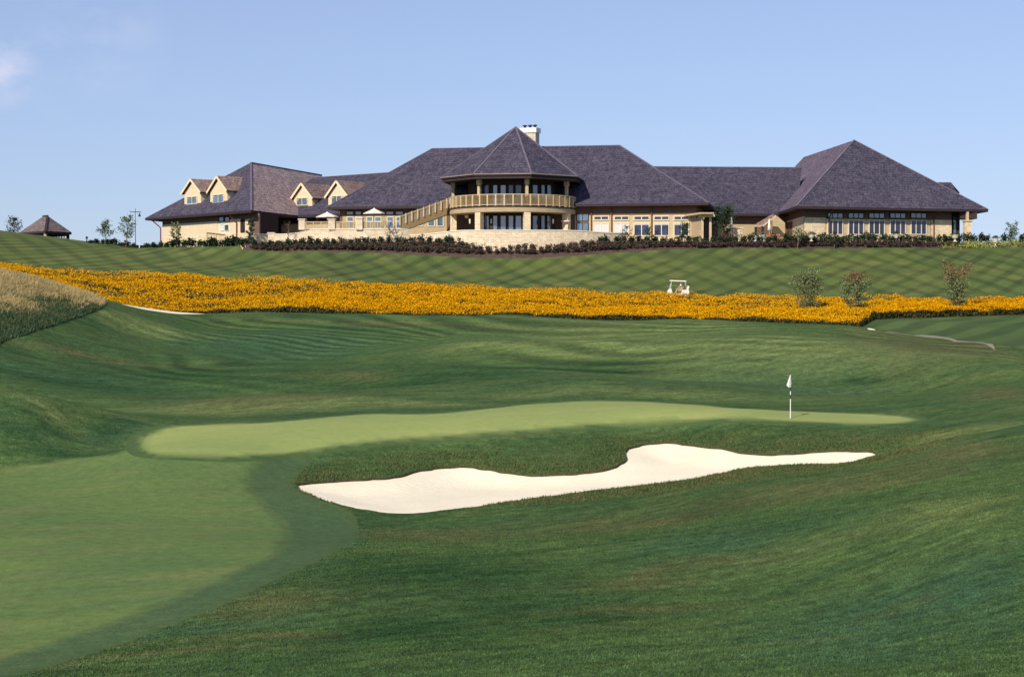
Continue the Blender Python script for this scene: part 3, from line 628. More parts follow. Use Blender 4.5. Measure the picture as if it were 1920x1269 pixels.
# chimney
cc = on_line(994, A2-nm*1.5, B2-nm*1.5); cw = 2.05; zc1 = z_at(250, cc)
b = MB(); ca = R(22)
def rect(c, a, hx, hy): 
    u = Vector((math.cos(a), math.sin(a))); v = Vector((-u.y, u.x)); c = Vector(c[:2])
    return [tuple(c-u*hx-v*hy), tuple(c+u*hx-v*hy), tuple(c+u*hx+v*hy), tuple(c-u*hx+v*hy)]
b.hexa(rect(cc, -ca, 1.05, .7), 26.5, zc1); ch = b.build('chimney', M['chimney'], CL)
b = MB(); b.hexa(rect(cc, -ca, 1.2, .85), zc1, zc1+.65); b.build('chimney_cap', M['chimcap'], ch)
for k in (-.75, 0, .7):
    u = Vector((math.cos(-ca), math.sin(-ca))); q = cc+u*k; b = MB()
    b.lathe((q.x, q.y, zc1+.65), [(.17, 0), (.17, .28), (.30, .30), (.30, .42), (0, .5)], 10); b.build('chimney_pot', M['pot'], ch)
# --- link wing to the right of the hall
z = 20.4; a = at_z(1330, 400, z); c = at_z(1446, 400.5, z); dl = (c-a).normalized(); nl = Vector((-dl.y, dl.x, 0))
g1 = on_line(1236, (a+nl*11.5), (c+nl*11.5)); rz_ = z_at(313, g1); e0, e1 = a-dl*14, c+dl*3.5
r0, r1 = a-dl*14+nl*11.5, c+dl*7+nl*11.5; r0.z = r1.z = rz_; k0, k1 = e0+nl*23, e1+nl*23
roof([e0, e1, k1, k0], [[e0, e1, r1, r0], [k1, k0, r0, r1], [e1, k1, r1], [k0, e0, r0]], ridges=[(r0, r1)])
lw0, lw1 = e0+nl*1.4, e1+nl*1.4; wall([lw0, lw1, k1-nl*1.4, k0-nl*1.4], PAD-.5, z-.323, 'siding'); zone(lw0, lw1, 1345, 1416, 420, 452, 'tanboard', .05)
# --- right pavilion wing
z = 20.6; fl = at_z(1493, 386.5, z); fr = at_z(1853, 392.8, z); dr = (fr-fl).normalized()
blx = Vector((at_z(1450, 399.5, z).x, 262, z)); brx = Vector((fr.x-2, 264, z))
vv = pixdir(1601.5, 263); ap = vv*(229/vv.y); AP = Vector((ap.x, 229, CAMZ+ap.z)); AP2 = Vector((P(1507, 302, 255).x, 255, AP.z))
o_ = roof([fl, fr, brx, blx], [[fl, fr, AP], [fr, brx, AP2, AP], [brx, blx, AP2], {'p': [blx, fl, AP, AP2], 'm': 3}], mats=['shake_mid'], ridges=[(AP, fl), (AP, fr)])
wl0 = Vector((Xp(1507, 216.6), 216.6)); t = on_line(1783, wl0, wl0+dr.xy*10); wl1 = t
bk0 = Vector((wl0.x-.4, 250)); bk1 = Vector((wl1.x-1, 250)); wall([wl0, wl1, bk1, bk0], PAD-.5, z-.323, 'siding')
zone(wl0, wl1, 1507.2, 1546, 408, 456, 'stone', .10); zone(wl0, wl1, 1745, 1782.8, 412.5, 456, 'stone', .10)
zone(wl0, wl1, 1546.1, 1744.9, 441.5, 456, 'stone', .14, 'stone_plinth'); zone(wl0, wl1, 1547, 1744, 411.5, 441.5, 'tan', .04)
b = MB(); b.hexa([tuple(wl0+Vector((-.1,-.09))), tuple(wl0+Vector((-.1,14))), tuple(wl0+Vector((.1,14))), tuple(wl0+Vector((.1,.2)))], PAD-.5, z_at(408, wl0)); b.build('wall', M['stone'], CL)
b = MB(); b.hexa([tuple(wl0+Vector((-.16,-.16))), tuple(wl0+Vector((-.16,14.1))), tuple(wl0+Vector((.02,14.1))), tuple(wl0+Vector((.02,-.16)))], z_at(408, wl0), z_at(408, wl0)+.12); b.build('stone_cap', M['cap'], CL)
for x0, x1 in ((1550,1579.5),(1589,1618.5),(1627.5,1657.5),(1667,1697),(1706,1736)):
    window(wl0, wl1, x0, x1, 399.5, 409.6, 'fascia', 'glassblue', 3, fw=.07); window(wl0, wl1, x0, x1, 412.5, 440.5, 'cream', 'glass', 3, fw=.11)
for x in (1553, 1749):
    p = on_line(x, wl0, wl1)+wnrm(wl0, wl1)*.2; b = MB(); b.tube((p.x, p.y, PAD+.3), (p.x, p.y, 19.3), .08, .08, 8); b.tube((p.x, p.y, 19.3), (p.x+.35, p.y-.9, z-.3), .08, .08, 8); b.build('downpipe', M['pipe'], CL)
# porch on the right end
pc = P(1813.5, 430, 221); b = MB(); b.hexa(rect(pc, .15, .42, .42), PAD-.4, z_at(416, pc)); pr = b.build('stone_pier', M['stone'], CL)
b = MB(); b.hexa(rect(pc, .15, .52, .52), z_at(416, pc), z_at(413.5, pc)); b.hexa(rect(pc, .15, .16, .16), z_at(413.5, pc), z-.324); b.build('cap', M['tan'], pr)
slab(on_line(1783.2, wl0, wl1)+Vector((0, .6)), on_line(1801, wl0, wl1)+Vector((0,.6)), .4, PAD-.4, z-.323, 'core'); pa, pb = on_line(1783.2, wl0, wl1)+Vector((0, .6)), on_line(1801, wl0, wl1)+Vector((0,.6))
window(pa, pb, 1784.5, 1792, 404, 441, 'metal', 'glassblue', 1, (.55,), fw=.06, name='door')
b = MB(); q0, q1 = P(1797, 412, 222), P(1829, 412, 222); b.hexa([(q0.x, 221.2), (q1.x, 221.2), (q1.x, 224), (q0.x, 224)], z_at(411, q0), z-.33); b.build('porch_beam', M['soffit'], CL)
# rear gable beyond the right wing
q = P(1761, 342, 240); q2 = P(1783, 343, 240); q3 = P(1796, 362, 240); b = MB()
zz = q.z-3.5; b.face([(q.x-3,240,q.z),(q2.x,240,q.z),(q3.x,240,q3.z),(q3.x,240,zz),(q.x-3,240,zz)], 0); b.face([(q2.x,240,q.z),(q2.x,243,q.z),(q3.x+.3,243,q3.z),(q3.x+.3,240,q3.z)], 0)
b.face([(q.x-3,240,q.z),(q.x-3,243,q.z),(q2.x,243,q.z),(q2.x,240,q.z)], 0); b.face([(q3.x,240,zz),(q3.x,240,q3.z),(q3.x,243,q3.z),(q3.x,243,zz)], 0); b.build('rear_dormer', M['shake'], CL)
# --- left wings (set back at an angle)
z = 20.6
cn_ = at_z(471, 394, z); cl_ = at_z(272, 409, z); cr_ = at_z(519, 399.5, z); vv = pixdir(470.5, 305); ap = vv*(238/vv.y); LA = Vector((ap.x, 238, CAMZ+ap.z))
v2 = pixdir(603, 328.5); t2 = (LA.z-CAMZ)/v2.z; LB = Vector((v2.x*t2, v2.y*t2, LA.z)); rd = (LB-LA)
cr2 = cn_+(cr_-cn_).normalized()*32; clb = cl_+rd*1.0
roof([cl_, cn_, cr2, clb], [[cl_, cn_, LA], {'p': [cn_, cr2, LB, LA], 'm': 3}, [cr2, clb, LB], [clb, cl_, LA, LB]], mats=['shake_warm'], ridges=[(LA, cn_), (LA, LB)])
dlf = (cn_-cl_).normalized(); nlf = Vector((-dlf.y, dlf.x, 0)); nlf = nlf if nlf.y > 0 else -nlf; dr2 = (cr2-cn_).normalized()
u0 = cl_+nlf*1.5+dlf*2.2; u1 = cn_+nlf*1.5-dlf*.2; L0, L1 = u0.xy, u1.xy
wall([u0, u1, u1+dr2*5, Vector((u0.x+5, u0.y+9, 0))], PAD-1.4, z-.323, 'siding')
slab(u1.xy, (u1+dr2*5.2).xy, .1, PAD-1.4, z-.33, 'dark', out=.06)  # dark sheet over the side wall, painting the shade of the open porch recess
zone(L0, L1, 306, 410, 418.5, 468, 'stucco', .10); zone(L0, L1, 432, 452, 411, 470, 'stucco', .10); zone(L0, L1, 461, 470, 411, 470, 'stucco', .10); zone(L0, L1, 410, 432, 416, 458, 'whitetrim', .05)
zone(L0, L1, 306, 470, 441, 475, 'stone', .16, 'stone_plinth')
window(L0, L1, 412, 421.5, 407, 415.5, 'metal', 'glassblue', fw=.06); window(L0, L1, 423, 432, 407, 415.5, 'metal', 'glassblue', fw=.06); window(L0, L1, 415, 422, 420, 433, 'white', 'blind', fw=.05); window(L0, L1, 423, 431, 421, 433, 'white', 'glass', fw=.05)
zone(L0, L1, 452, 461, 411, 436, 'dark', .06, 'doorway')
for x in (304.5, 447):
    p = on_line(x, L0, L1)+wnrm(L0, L1)*.25; b = MB(); b.tube((p.x, p.y, PAD), (p.x, p.y, 19.2), .08, .08, 8); g = p+wnrm(L0, L1)*1.1-dlf.xy*(.6 if x < 400 else .2); b.tube((p.x, p.y, 19.2), (g.x, g.y, z-.3), .08, .08, 8); b.build('downpipe', M['pipe'], CL)
# middle left section
z = 20.6; m0, m1 = at_z(517, 406, z), at_z(642, 400, z); dmm = (m1-m0).normalized(); nmm = Vector((-dmm.y, dmm.x, 0)); nmm = nmm if nmm.y > 0 else -nmm
m00 = m0-dmm*3; m11 = m1+dmm*3; ra, rb = m00+nmm*10, m11+nmm*10; gg = on_line(620, ra, rb); ra.z = rb.z = z_at(331.5, gg); ks, ke = m00+nmm*20, m11+nmm*20
rbx = rb+dmm*4; roof([m00, m11, ke, ks], [[m00, m11, rbx, ra], [ke, ks, ra, rbx], [m11, ke, rbx], [ks, m00, ra]], ridges=[(ra, rbx)])
s0, s1 = m00+nmm*1.4, m11+nmm*1.4; wall([s0, s1, s1+nmm*17, s0+nmm*17], PAD-.5, z-.323, 'siding')
zone(s0.xy, s1.xy, 528, 640, 419, 452, 'stucco', .05); 
for x0, x1 in ((548,560),(580,592),(600,612)): window(s0.xy, s1.xy, x0, x1, 408, 418, 'metal', 'glass', 1, fw=.06)
# dormers
def dormer(px0, px1, ytop, yeave, ybot, A, B, inward, depth, zoff=0):
    """gabled dormer whose face lies on plan line AB"""
    p, q = on_line(px0, A, B), on_line(px1, A, B); mid = (p+q)/2; zt0, ze, zb = z_at(ytop, mid), z_at(yeave, mid), z_at(ybot, mid)
    n = inward.xy.normalized(); d = (q-p).normalized(); w = (q-p).length
    def pt(s, z, o): g = p+d*s+n*o; return Vector((g.x, g.y, z))
    b = MB(); b.face([pt(0,zb,0), pt(w,zb,0), pt(w,ze,0), pt(w/2,zt0-.2,0), pt(0,ze,0)])
    b.face([pt(w,zb,0), pt(w,zb,depth), pt(w,ze,depth), pt(w,ze,0)]); b.face([pt(0,zb,depth), pt(0,zb,0), pt(0,ze,0), pt(0,ze,depth)]); do = b.build('dormer', M['stucco'], CL)
    ov = .38; sl = (zt0-ze)/(w/2); lo = -ov*.9
    b = MB()
    for sg in (-1, 1):
        e = w/2+sg*(w/2+ov); ee = ze-ov*sl*.9; th = .16
        a0, a1, a2, a3 = pt(e,ee,lo), pt(w/2,zt0,lo), pt(w/2,zt0,depth+1.2), pt(e,ee,depth)
        dz = Vector((0,0,th)); b.face([a0+dz, a1+dz, a2+dz, a3+dz], 0); b.face([a0, a3, a2, a1], 1); b.face([a0, a0+dz, a3+dz, a3], 1)
    b.build('dormer_roof', [M['shake_dorm'], M['soffit']], do)
    b = MB()
    for sg in (-1, 1):
        e = w/2+sg*(w/2+ov); ee = ze-ov*sl*.9; b.beam(pt(e, ee+.02, lo-.04), pt(w/2, zt0+.02, lo-.04), .07, .30)
    b.build('bargeboard', M['whitetrim'], do)
    return do, p, q
D1 = on_line(345, cl_+nlf*1.9, cn_+nlf*1.9), on_line(430, cl_+nlf*1.9, cn_+nlf*1.9)
for x0, x1, yt, ye, yb, w0, w1, wy0, wy1 in ((346.5,377.5,337.5,360,386,352.5,371.5,368.5,383),(395,427,332,357,381.5,401,421.5,364.5,380.5)):
    do, p, q = dormer(x0, x1, yt, ye, yb, D1[0], D1[1], nlf, 3.6); window(p, q, w0, w1, wy0, wy1, 'whitetrim', 'glassblue', 2, fw=.08, parent=do, arch=True)
D2 = s0+nmm*.9, s1+nmm*.9; 
for x0, x1, yt, ye, yb, w0, w1, wy0, wy1 in ((551,586,345,370,388.5,557.5,578.5,371,385.5),(616,652,340.5,366,388,623,643,367,383)):
    do, p, q = dormer(x0, x1, yt, ye, yb, D2[0].xy, D2[1].xy, nmm, 4.0); window(p, q, w0, w1, wy0, wy1, 'whitetrim', 'glassblue', 2, fw=.08, parent=do, arch=True)
# --- rotunda
RC = Vector((Xp(961.5, 221), 221))
def ring(ang, r): a = R(ang); return Vector((RC.x+r*math.sin(a), RC.y-r*math.cos(a)))
OA = [-76+45*i for i in range(8)]; ez = 24.55
oct_ = [V3(ring(a, 9.45), ez) for a in OA]; vv = pixdir(967, 238.5); apx = vv*(221/vv.y); RA = Vector((apx.x, 221, CAMZ+apx.z))
ro = roof(oct_, [[oct_[i], oct_[(i+1)%8], RA] for i in range(8)], name='rotunda_roof', fas=.30, ridges=[(oct_[i], RA) for i in (0,1,2,3,4)])
b = MB()
for i in range(8): a, c = oct_[i], oct_[(i+1)%8]; o = (V3(ring(OA[i]+22.5, 1), 0)-V3(RC, 0)).normalized()*.07; b.beam(a+o-Vector((0,0,.07)), c+o-Vector((0,0,.07)), .12, .12)
b.build('gutter', M['gutter'], ro)
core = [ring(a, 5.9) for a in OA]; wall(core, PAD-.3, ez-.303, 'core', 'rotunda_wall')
b = MB(); b.hexa([tuple(ring(a, 9.3)) for a in OA], ez-.62, ez-.303); b.build('rotunda_beam', M['soffit'], CL)
for i, xs in ((1, ((896,905),(907.5,917.5),(924,933.5),(938,949.5),(953,963.5),(966,978.5))), (2, ((997,1008),(1013,1021.5),(1024,1033.5)))):
    A, B = core[i], core[i+1]
    for j, (x0, x1) in enumerate(xs):
        window(A, B, x0, x1, 346.5, 389, 'fascia', 'glassblue' if j in (2,3) or i == 2 else 'glass', 1, (.14,), fw=.07, name='door')
        window(A, B, x0, x1, 404, 434, 'fascia', 'glassblue', 1, fw=.07, name='door')
for a in (-84, -33, 13, 62):
    p = ring(a, 7.75); b = MB(); b.hexa(rect(p, R(a), .17, .17), 20.6, ez-.62); po = b.build('deck_post', M['deckpale'], CL)
    b = MB(); b.hexa(rect(p, R(a), .26, .26), ez-1.25, ez-.625); b.build('bracket', M['deckpale'], po)
    w = .40; b = MB(); b.hexa(rect(ring(a, 7.72), R(a), w, w), PAD-.3, 19.83); b.build('stone_pier', M['stone'], CL)
NS = 60; b = MB(); outer = [ring(-92+184*i/NS, 8.2) for i in range(NS+1)]
b.hexa([tuple(p) for p in outer]+[tuple(ring(80, 4)), tuple(ring(-80, 4))], 19.84, 20.42); b.build('balcony_deck', M['tanboard'], CL)
b = MB(); b.hexa([tuple(ring(-92+184*i/NS, 8.27)) for i in range(NS+1)]+[tuple(ring(80, 4)), tuple(ring(-80, 4))], 20.42, 20.58); de = b.build('deck_edge', M['fascia'], CL)
posts = [-91+7.6*i for i in range(25)]; railz = 22.0
rl_ = MB()
for p, q in zip(outer, outer[1:]): rl_.beam(V3(p, railz), V3(q, railz), .14, .09)
railing = rl_.build('balcony_railing', M['deckpale'], CL); rl_ = MB()
for p, q in zip(outer, outer[1:]): rl_.beam(V3(p, 20.72), V3(q, 20.72), .09, .08)
rl_.build('bottom_rail', M['deckpale'], railing)
for a in posts:
    p = ring(a, 8.2); b = MB(); b.hexa(rect(p, R(a), .085, .085), 20.58, railz-.045); b.build('railing_post', M['deckpale'], railing)
b = MB()
for k in range(250):
    p = ring(-91+182*k/249, 8.2); b.beam(V3(p, 20.76), V3(p, railz-.045), .035, .10)
b.build('balusters', M['deckwood'], railing)
# lanterns by the lower doors
for x in (847, 881, 921, 1037):
    p = P(x, 415, 215.6 if x < 900 else 215.8); b = MB(); b.tube((p.x, p.y, p.z-.28), (p.x, p.y, p.z+.28), .09, .13, 8); b.build('wall_lantern', M['cap'], CL)
# stair down from the balcony
T0 = P(838, 385, 219.2); B0 = P(750, 424, 214.5); st = MB(); wv = Vector((0, 1.6, 0))
def qd(a, c, h0, h1, m='deckwood', nm='stair', t=.12, off=0, par=None):
    b = MB(); o = Vector((0, off, 0)); tt = Vector((0, t, 0))
    pts = [a+o+Vector((0,0,h0)), c+o+Vector((0,0,h0)), c+o+Vector((0,0,h1)), a+o+Vector((0,0,h1))]
    b.face(pts); b.face([p+tt for p in pts[::-1]])
    for i in range(4): b.face([pts[i], pts[i]+tt, pts[(i+1)%4]+tt, pts[(i+1)%4]])
    return b.build(nm, M[m], par or CL)
T0.z = 20.5
sts = qd(B0, T0, -.70, .12, 'deckwood', 'stair'); qd(B0, T0, -.70, .12, 'deckwood', 'stringer', off=1.6, par=sts)
qd(B0, T0, .12, 1.05, 'tanboard', 'stair_panel', t=.05, off=.03, par=sts); qd(B0, T0, 1.05, 1.28, 'deckpale', 'handrail', t=.16, off=-.02, par=sts); qd(B0, T0, .12, 1.2, 'tanboard', 'stair_panel', t=.05, off=1.6, par=sts)
for k in range(9):
    p = B0.lerp(T0, k/8); b = MB(); b.hexa(rect((p.x, p.y-.03), 0, .07, .07), p.z+.1, p.z+1.34); b.build('stair_post', M['deckpale'], sts)
b = MB()
for k in range(22):
    p = B0.lerp(T0, (k+.5)/22); b.box((p.x-.18, p.y+.13, p.z-.1), (p.x+.18, p.y+1.59, p.z-.04))
b.build('treads', M['deckwood'], sts)
# timber core under the stair
# --- small entry canopy and gable between link and right wing
a = P(1416, 421, 223.5); c = P(1441, 403, 222.5); e = P(1452, 401, 221.5)
b = MB(); 
pts = [P(1414,422,224), P(1448,401.5,222), P(1455,403,220.8), P(1431,421.5,222)]
b.face(pts, 0); b.face([p-Vector((0,0,.25)) for p in pts[::-1]], 1)
for i in range(4): b.face([pts[i]-Vector((0,0,.25)), pts[(i+1)%4]-Vector((0,0,.25)), pts[(i+1)%4], pts[i]], 1)
cp = b.build('entry_canopy', [M['shake_dorm'], M['tan']], CL)
for px, yy, d in ((1417, 424, 224), (1430, 424, 222.2)):
    p = P(px, yy, d); b = MB(); b.hexa(rect(p, .3, .12, .12), PAD-.3, p.z+.0); b.build('canopy_post', M['fascia'], cp)
q = [P(1449,447,224), P(1472,447,224), P(1472,418,224), P(1457,405,224), P(1449,412,224)]; b = MB()
for p in (q,): b.face(p); b.face([v+Vector((0,1.5,0)) for v in p[::-1]])
for i in range(5): b.face([q[i], q[i]+Vector((0,1.5,0)), q[(i+1)%5]+Vector((0,1.5,0)), q[(i+1)%5]])
b.build('gable_wall', M['tanboard'], CL)
# ------------------------------------------------------------------ terrace walls, paving, pergola
def strip_wall(name, pts, z0s, z1s, t, m, label, capm='cap'):
    """low wall following plan points"""
    root = thing(name, label, 'wall', (pts[0][0], pts[0][1], PAD-.4)); b = MB(); c = MB(); n = len(pts)
    P2 = [Vector(p[:2]) for p in pts]; off = []
    for i in range(n):
        d = (P2[min(i+1, n-1)]-P2[max(i-1, 0)]).normalized(); off.append(Vector((-d.y, d.x)))
    for i in range(n-1):
        z1 = (z1s[i], z1s[i+1]); q = [P2[i], P2[i+1]]; o = [off[i]*t, off[i+1]*t]
        f0, f1 = V3(q[0], z0s), V3(q[1], z0s); g0, g1 = V3(q[0], z1[0]), V3(q[1], z1[1])
        B0_, B1_ = V3(q[0]+o[0], z0s), V3(q[1]+o[1], z0s); h0, h1 = V3(q[0]+o[0], z1[0]), V3(q[1]+o[1], z1[1])
        b.face([f0, f1, g1, g0]); b.face([B1_, B0_, h0, h1]); b.face([g0, g1, h1, h0])
        e0, e1 = off[i]*-.06, off[i+1]*-.06; k0, k1 = off[i]*(t+.06), off[i+1]*(t+.06); zz = Vector((0,0,.12)); u = Vector((0,0,.003))
        a_, b_, c_, d_ = V3(q[0]+e0, z1[0])+u, V3(q[1]+e1, z1[1])+u, V3(q[1]+k1, z1[1])+u, V3(q[0]+k0, z1[0])+u
        c.face([a_+zz, b_+zz, c_+zz, d_+zz]); c.face([a_, b_, b_+zz, a_+zz]); c.face([c_, d_, d_+zz, c_+zz])
        if i == 0: b.face([B0_, f0, g0, h0]); c.face([d_, a_, a_+zz, d_+zz])
        if i == n-2: b.face([f1, B1_, h1, g1]); c.face([b_, c_, c_+zz, b_+zz])
    b.build('stone_course', M[m], root); c.build('coping', M[capm], root); return root
w = []
for i in range(41):
    px = 768+(1172-768)*i/40; t = i/40; d = 214.5-5.2*math.sin(math.pi*t)**.8; w.append((Xp(px, d), d, px))
tops = []
for x, d, px in w:
    y = 439.5-8.5*sm(770, 880, px) if px < 900 else 431+5.5*sm(1050, 1172, px); tops.append(float(P(px, y, d).z)-.12)
strip_wall('terrace_wall', [(x, d) for x, d, _ in w], PAD-1.6, tops, .45, 'stonewall', 'curved pale limestone retaining wall below the round balcony')
d0 = 213.5
lt = [(Xp(x, d), d) for x, d in ((563, 216.5), (622, 215), (690, 214.2), (722, 214), (752, 214), (768, 214.4))]
lr = strip_wall('terrace_wall', lt, PAD-1.4, [P(566, 430.5, 216).z, P(622, 430.5, 215).z, P(690, 430.5, 214).z, P(722, 430.5, 214).z, P(752, 430.5, 214).z, P(768, 431.5, 214).z], .45, 'stonewall', 'straight pale stone terrace wall under the piers left of the stair')
lt2 = [(Xp(x, d), d) for x, d in ((507, 219.3), (533, 218.3), (563, 217.2))]
strip_wall('terrace_wall', lt2, PAD-1.4, [P(507, 440, 219).z, P(533, 440, 218).z, P(562, 437, 217).z], .45, 'stonewall', 'lowest short stone wall section at the left end of the terrace')
lt3 = [(Xp(x, d), d) for x, d in ((466, 219.5), (505, 221.2))]
strip_wall('terrace_wall', lt3, PAD-1.4, [P(466, 439, 219).z, P(505, 440, 220.5).z], .4, 'stonewall', 'short stone wall in front of the dark recessed porch')
PG = 'square stone piers along the terrace'
for k, (x, y0, y1, hw, d, lb) in enumerate(((566.5,410.5,431,.40,216.3,'leftmost tall stone pier on the terrace wall'),(622.5,410.5,431,.42,215,'middle tall stone pier on the terrace wall'),(674,408,431,.42,214.3,'right tall stone pier on the terrace wall between the umbrellas'),(509,436,459,.38,219.2,'low stone pier with flared cap beside the dark porch'))):
    p = P(x, y1, d); root = thing('stone_pier', lb, 'pier', (p.x, d+.22, p.z-.02), PG); b = MB(); b.hexa(rect((p.x, d+.22), -.1, hw, hw), p.z-(.0 if k < 3 else .6), P(x, y0+1.5, d).z); b.build('shaft', M['stonewall'], root)
    b = MB(); b.hexa(rect((p.x, d+.22), -.1, hw+.09, hw+.09), P(x, y0+1.5, d).z, P(x, y0, d).z); b.build('cap', M['cap'], root)
# wooden railings between the piers
for x0, x1, d, lb in ((573,616,215.8,'wooden terrace railing between the left and middle piers'),(629,667,214.8,'wooden terrace railing between the middle and right piers'),(681,721,214.3,'wooden terrace railing right of the last pier')):
    a, c = P(x0, 431, d), P(x1, 431, d-.3); root = thing('terrace_railing', lb, 'railing', (a.x, a.y+.25, a.z), 'railings between the terrace piers'); A, C = a+Vector((0,.25,0)), c+Vector((0,.25,0)); up = Vector((0,0,1))
    b = MB(); b.beam(A+up*1.0, C+up*1.0, .12, .09); b.beam(A+up*.12, C+up*.12, .08, .08); b.build('rail', M['deckpale'], root)
    b = MB()
    for i in range(4): p = A.lerp(C, i/3); b.beam(p, p+up*1.0, .1, .1)
    b.build('post', M['deckpale'], root); b = MB()
    for i in range(60): p = A.lerp(C, (i+.5)/60); b.beam(p+up*.1, p+up*.95, .02, .045)
    b.build('balusters', M['deckwood'], root)
# timber railing in front of the left wing
for (x0, y0, x1, y1) in ((388,437,422,440.5),):
    d = 221; a, c = P(x0, y0, d), P(x1, y1, 219.6); root = thing('wooden_fence', 'short slatted timber fence in front of the left wing', 'fence', (a.x, a.y, PAD-.4)); b = MB()
    b.beam(a, c, .1, .16); b.build('rail', M['pipe'], root)
    for i in range(3): p = a.lerp(c, i/2); q = MB(); q.beam((p.x, p.y, PAD-.6), p, .16, .16); q.build('post', M['tan'], root)
    q = MB(); n_ = 14
    for i in range(n_): p = a.lerp(c, (i+.5)/n_)+Vector((0,.05,0)); q.beam((p.x, p.y, PAD-.3), p, .04, .10)
    q.build('slats', M['tan'], root)
# terrace paving
b = MB(); L = [(Xp(470, 221), 221), (Xp(563, 217), 217), (Xp(690, 214.7), 214.7), (Xp(768, 214.9), 214.9)]+[(x, d+.5) for x, d, _ in w[1:-1]]+[(Xp(1200, 215), 215), (Xp(1470, 218), 218), (Xp(1500, 240), 240), (Xp(470, 240), 240)]
b.hexa(L, PAD-.6, PAD+.06); tag(b.build('terrace_paving', M['paving']), kind='structure')
# pergola
pr = P(1316, 401, 213.5); root = thing('pergola', 'slatted tan timber pergola at the right corner of the hall', 'pergola', (pr.x, 215, PAD))
zt0 = pr.z; pp = [(Xp(1316.5, 213), 213), (Xp(1331.5, 213), 213), (Xp(1296, 216.5), 216.8), (Xp(1312, 216.5), 216.8)]
for x, y in pp: q = MB(); q.beam((x, y, PAD-.5), (x, y, zt0-.45), .28, .28); q.build('post', M['tan'], root)
for x0, x1, y in ((1310,1340,212.8),(1290,1320,217)): q = MB(); q.beam((Xp(x0, y), y, zt0-.3), (Xp(x1, y), y, zt0-.3), .16, .30); q.build('beam', M['deckpale'], root)
q = MB()
for i in range(9): t = i/8; x0 = Xp(1312, 212)+t*(Xp(1337, 212)-Xp(1312, 212)); q.beam((x0, 211.6, zt0-.03), (x0-1.7, 218.2, zt0-.03), .08, .22)
q.build('rafters', M['deckpale'], root); q = MB()
for i in range(14): t = (i+.5)/14; q.beam(Vector((pp[2][0]+(pp[0][0]-pp[2][0])*t, pp[2][1]+(pp[0][1]-pp[2][1])*t, PAD)), Vector((pp[2][0]+(pp[0][0]-pp[2][0])*t, pp[2][1]+(pp[0][1]-pp[2][1])*t, zt0-.46)), .06, .14)
q.build('side_slats', M['tan'], root)
# outdoor fireplace wall right of the pergola
p = P(1378, 447, 219); root = thing('outdoor_fireplace', 'low pale stone outdoor fireplace on the patio beside the pergola', 'fireplace', (p.x, 219.5, PAD))
q = MB(); q.hexa([(Xp(1364, 219), 219), (Xp(1391.5, 219), 219), (Xp(1391.5, 219), 220.4), (Xp(1364, 219), 220.4)], PAD-.4, P(1378, 428.5, 219).z); q.build('stone_body', M['stone'], root)
q = MB(); q.box((Xp(1368.5, 219), 218.95, PAD+.35), (Xp(1376, 219), 219.5, PAD+1.0)); q.build('firebox', M['dark'], root)
q = MB(); q.box((Xp(1362.5, 219), 218.85, P(1378, 428.5, 219).z), (Xp(1393, 219), 220.5, P(1378, 427.5, 219).z+.03)); q.build('mantel', M['cap'], root)
# closed umbrellas (furled) and open umbrellas
def furled(px, d, ytop, ybot, lb):
    p = P(px, ytop, d); root = thing('patio_umbrella', lb, 'umbrella', (p.x, d, PAD+.06), 'furled umbrellas on the patio'); z1 = p.z-PAD-.06; zb = P(px, ybot, d).z-PAD-.06
    q = MB(); q.tube((p.x, d, PAD+.06), (p.x, d, p.z), .03, .03, 8); q.build('pole', M['tan'], root)
    q = MB(); q.lathe((p.x, d, PAD+.06), [(.05, zb-.02), (.24, zb), (.20, zb+.5), (.13, z1-.35), (.02, z1)], 10); q.build('canopy', M['canvas'], root, smooth=True)
furled(1371.2, 217.6, 407, 428, 'furled white patio umbrella in front of the low stone fireplace'); furled(1442.5, 220.2, 409, 432, 'furled white patio umbrella beside the small entry canopy')
def openumb(px, d, yt, ye, hw, lb):
    p = P(px, yt, d); ze = P(px, ye, d).z; root = thing('patio_umbrella', lb, 'umbrella', (p.x, d, PAD+.06), 'open white umbrellas on the terrace')
    q = MB(); q.tube((p.x, d, PAD+.06), (p.x, d, p.z-.05), .035, .035, 8); q.build('pole', M['tan'], root)
    q = MB(); q.lathe((p.x, d, 0), [(hw, ze), (hw*.55, ze+(p.z-ze)*.42), (hw*.12, p.z-.1), (0, p.z+.05)], 8); q.lathe((p.x, d, 0), [(hw, ze-.10), (hw, ze)], 8); q.build('canopy', M['canvas'], root)
openumb(613.5, 219, 397.3, 406.5, 1.45, 'open white umbrella standing left on the terrace'); openumb(701.5, 217, 390.3, 400, 1.38, 'open white umbrella standing nearer the stair'); openumb(1061, 217, 411.5, 414.5, .62, 'white umbrella seen under the round balcony by its right stone pier')
# wooden patio chairs and tables
def chair(root_loc, lb, m, rz=0, grp='wooden patio chairs'):
    r = thing('patio_chair', lb, 'chair', root_loc, grp); kids = []; o = Vector(root_loc)
    q = MB(); q.box(o+Vector((-.27,-.27,.40)), o+Vector((.27,.27,.45))); kids.append(q.build('seat', M[m], r))
    q = MB(); q.box(o+Vector((-.27,.24,.46)), o+Vector((.27,.29,.95))); kids.append(q.build('backrest', M[m], r))
    for sx in (-.24,.24):
        for sy in (-.24,.24): q = MB(); q.beam(o+Vector((sx,sy,0)), o+Vector((sx,sy,.399)), .05, .05); kids.append(q.build('leg', M[m], r))
    for sx in (-.27,.27): q = MB(); q.beam(o+Vector((sx,-.25,.65)), o+Vector((sx,.235,.65)), .06, .04); kids.append(q.build('armrest', M[m], r))
    r.rotation_euler.z = rz; KIDS[r.name] = kids; return r
M['redwood'] = simple('reddish_teak', (.42,.20,.12), .7, .2)
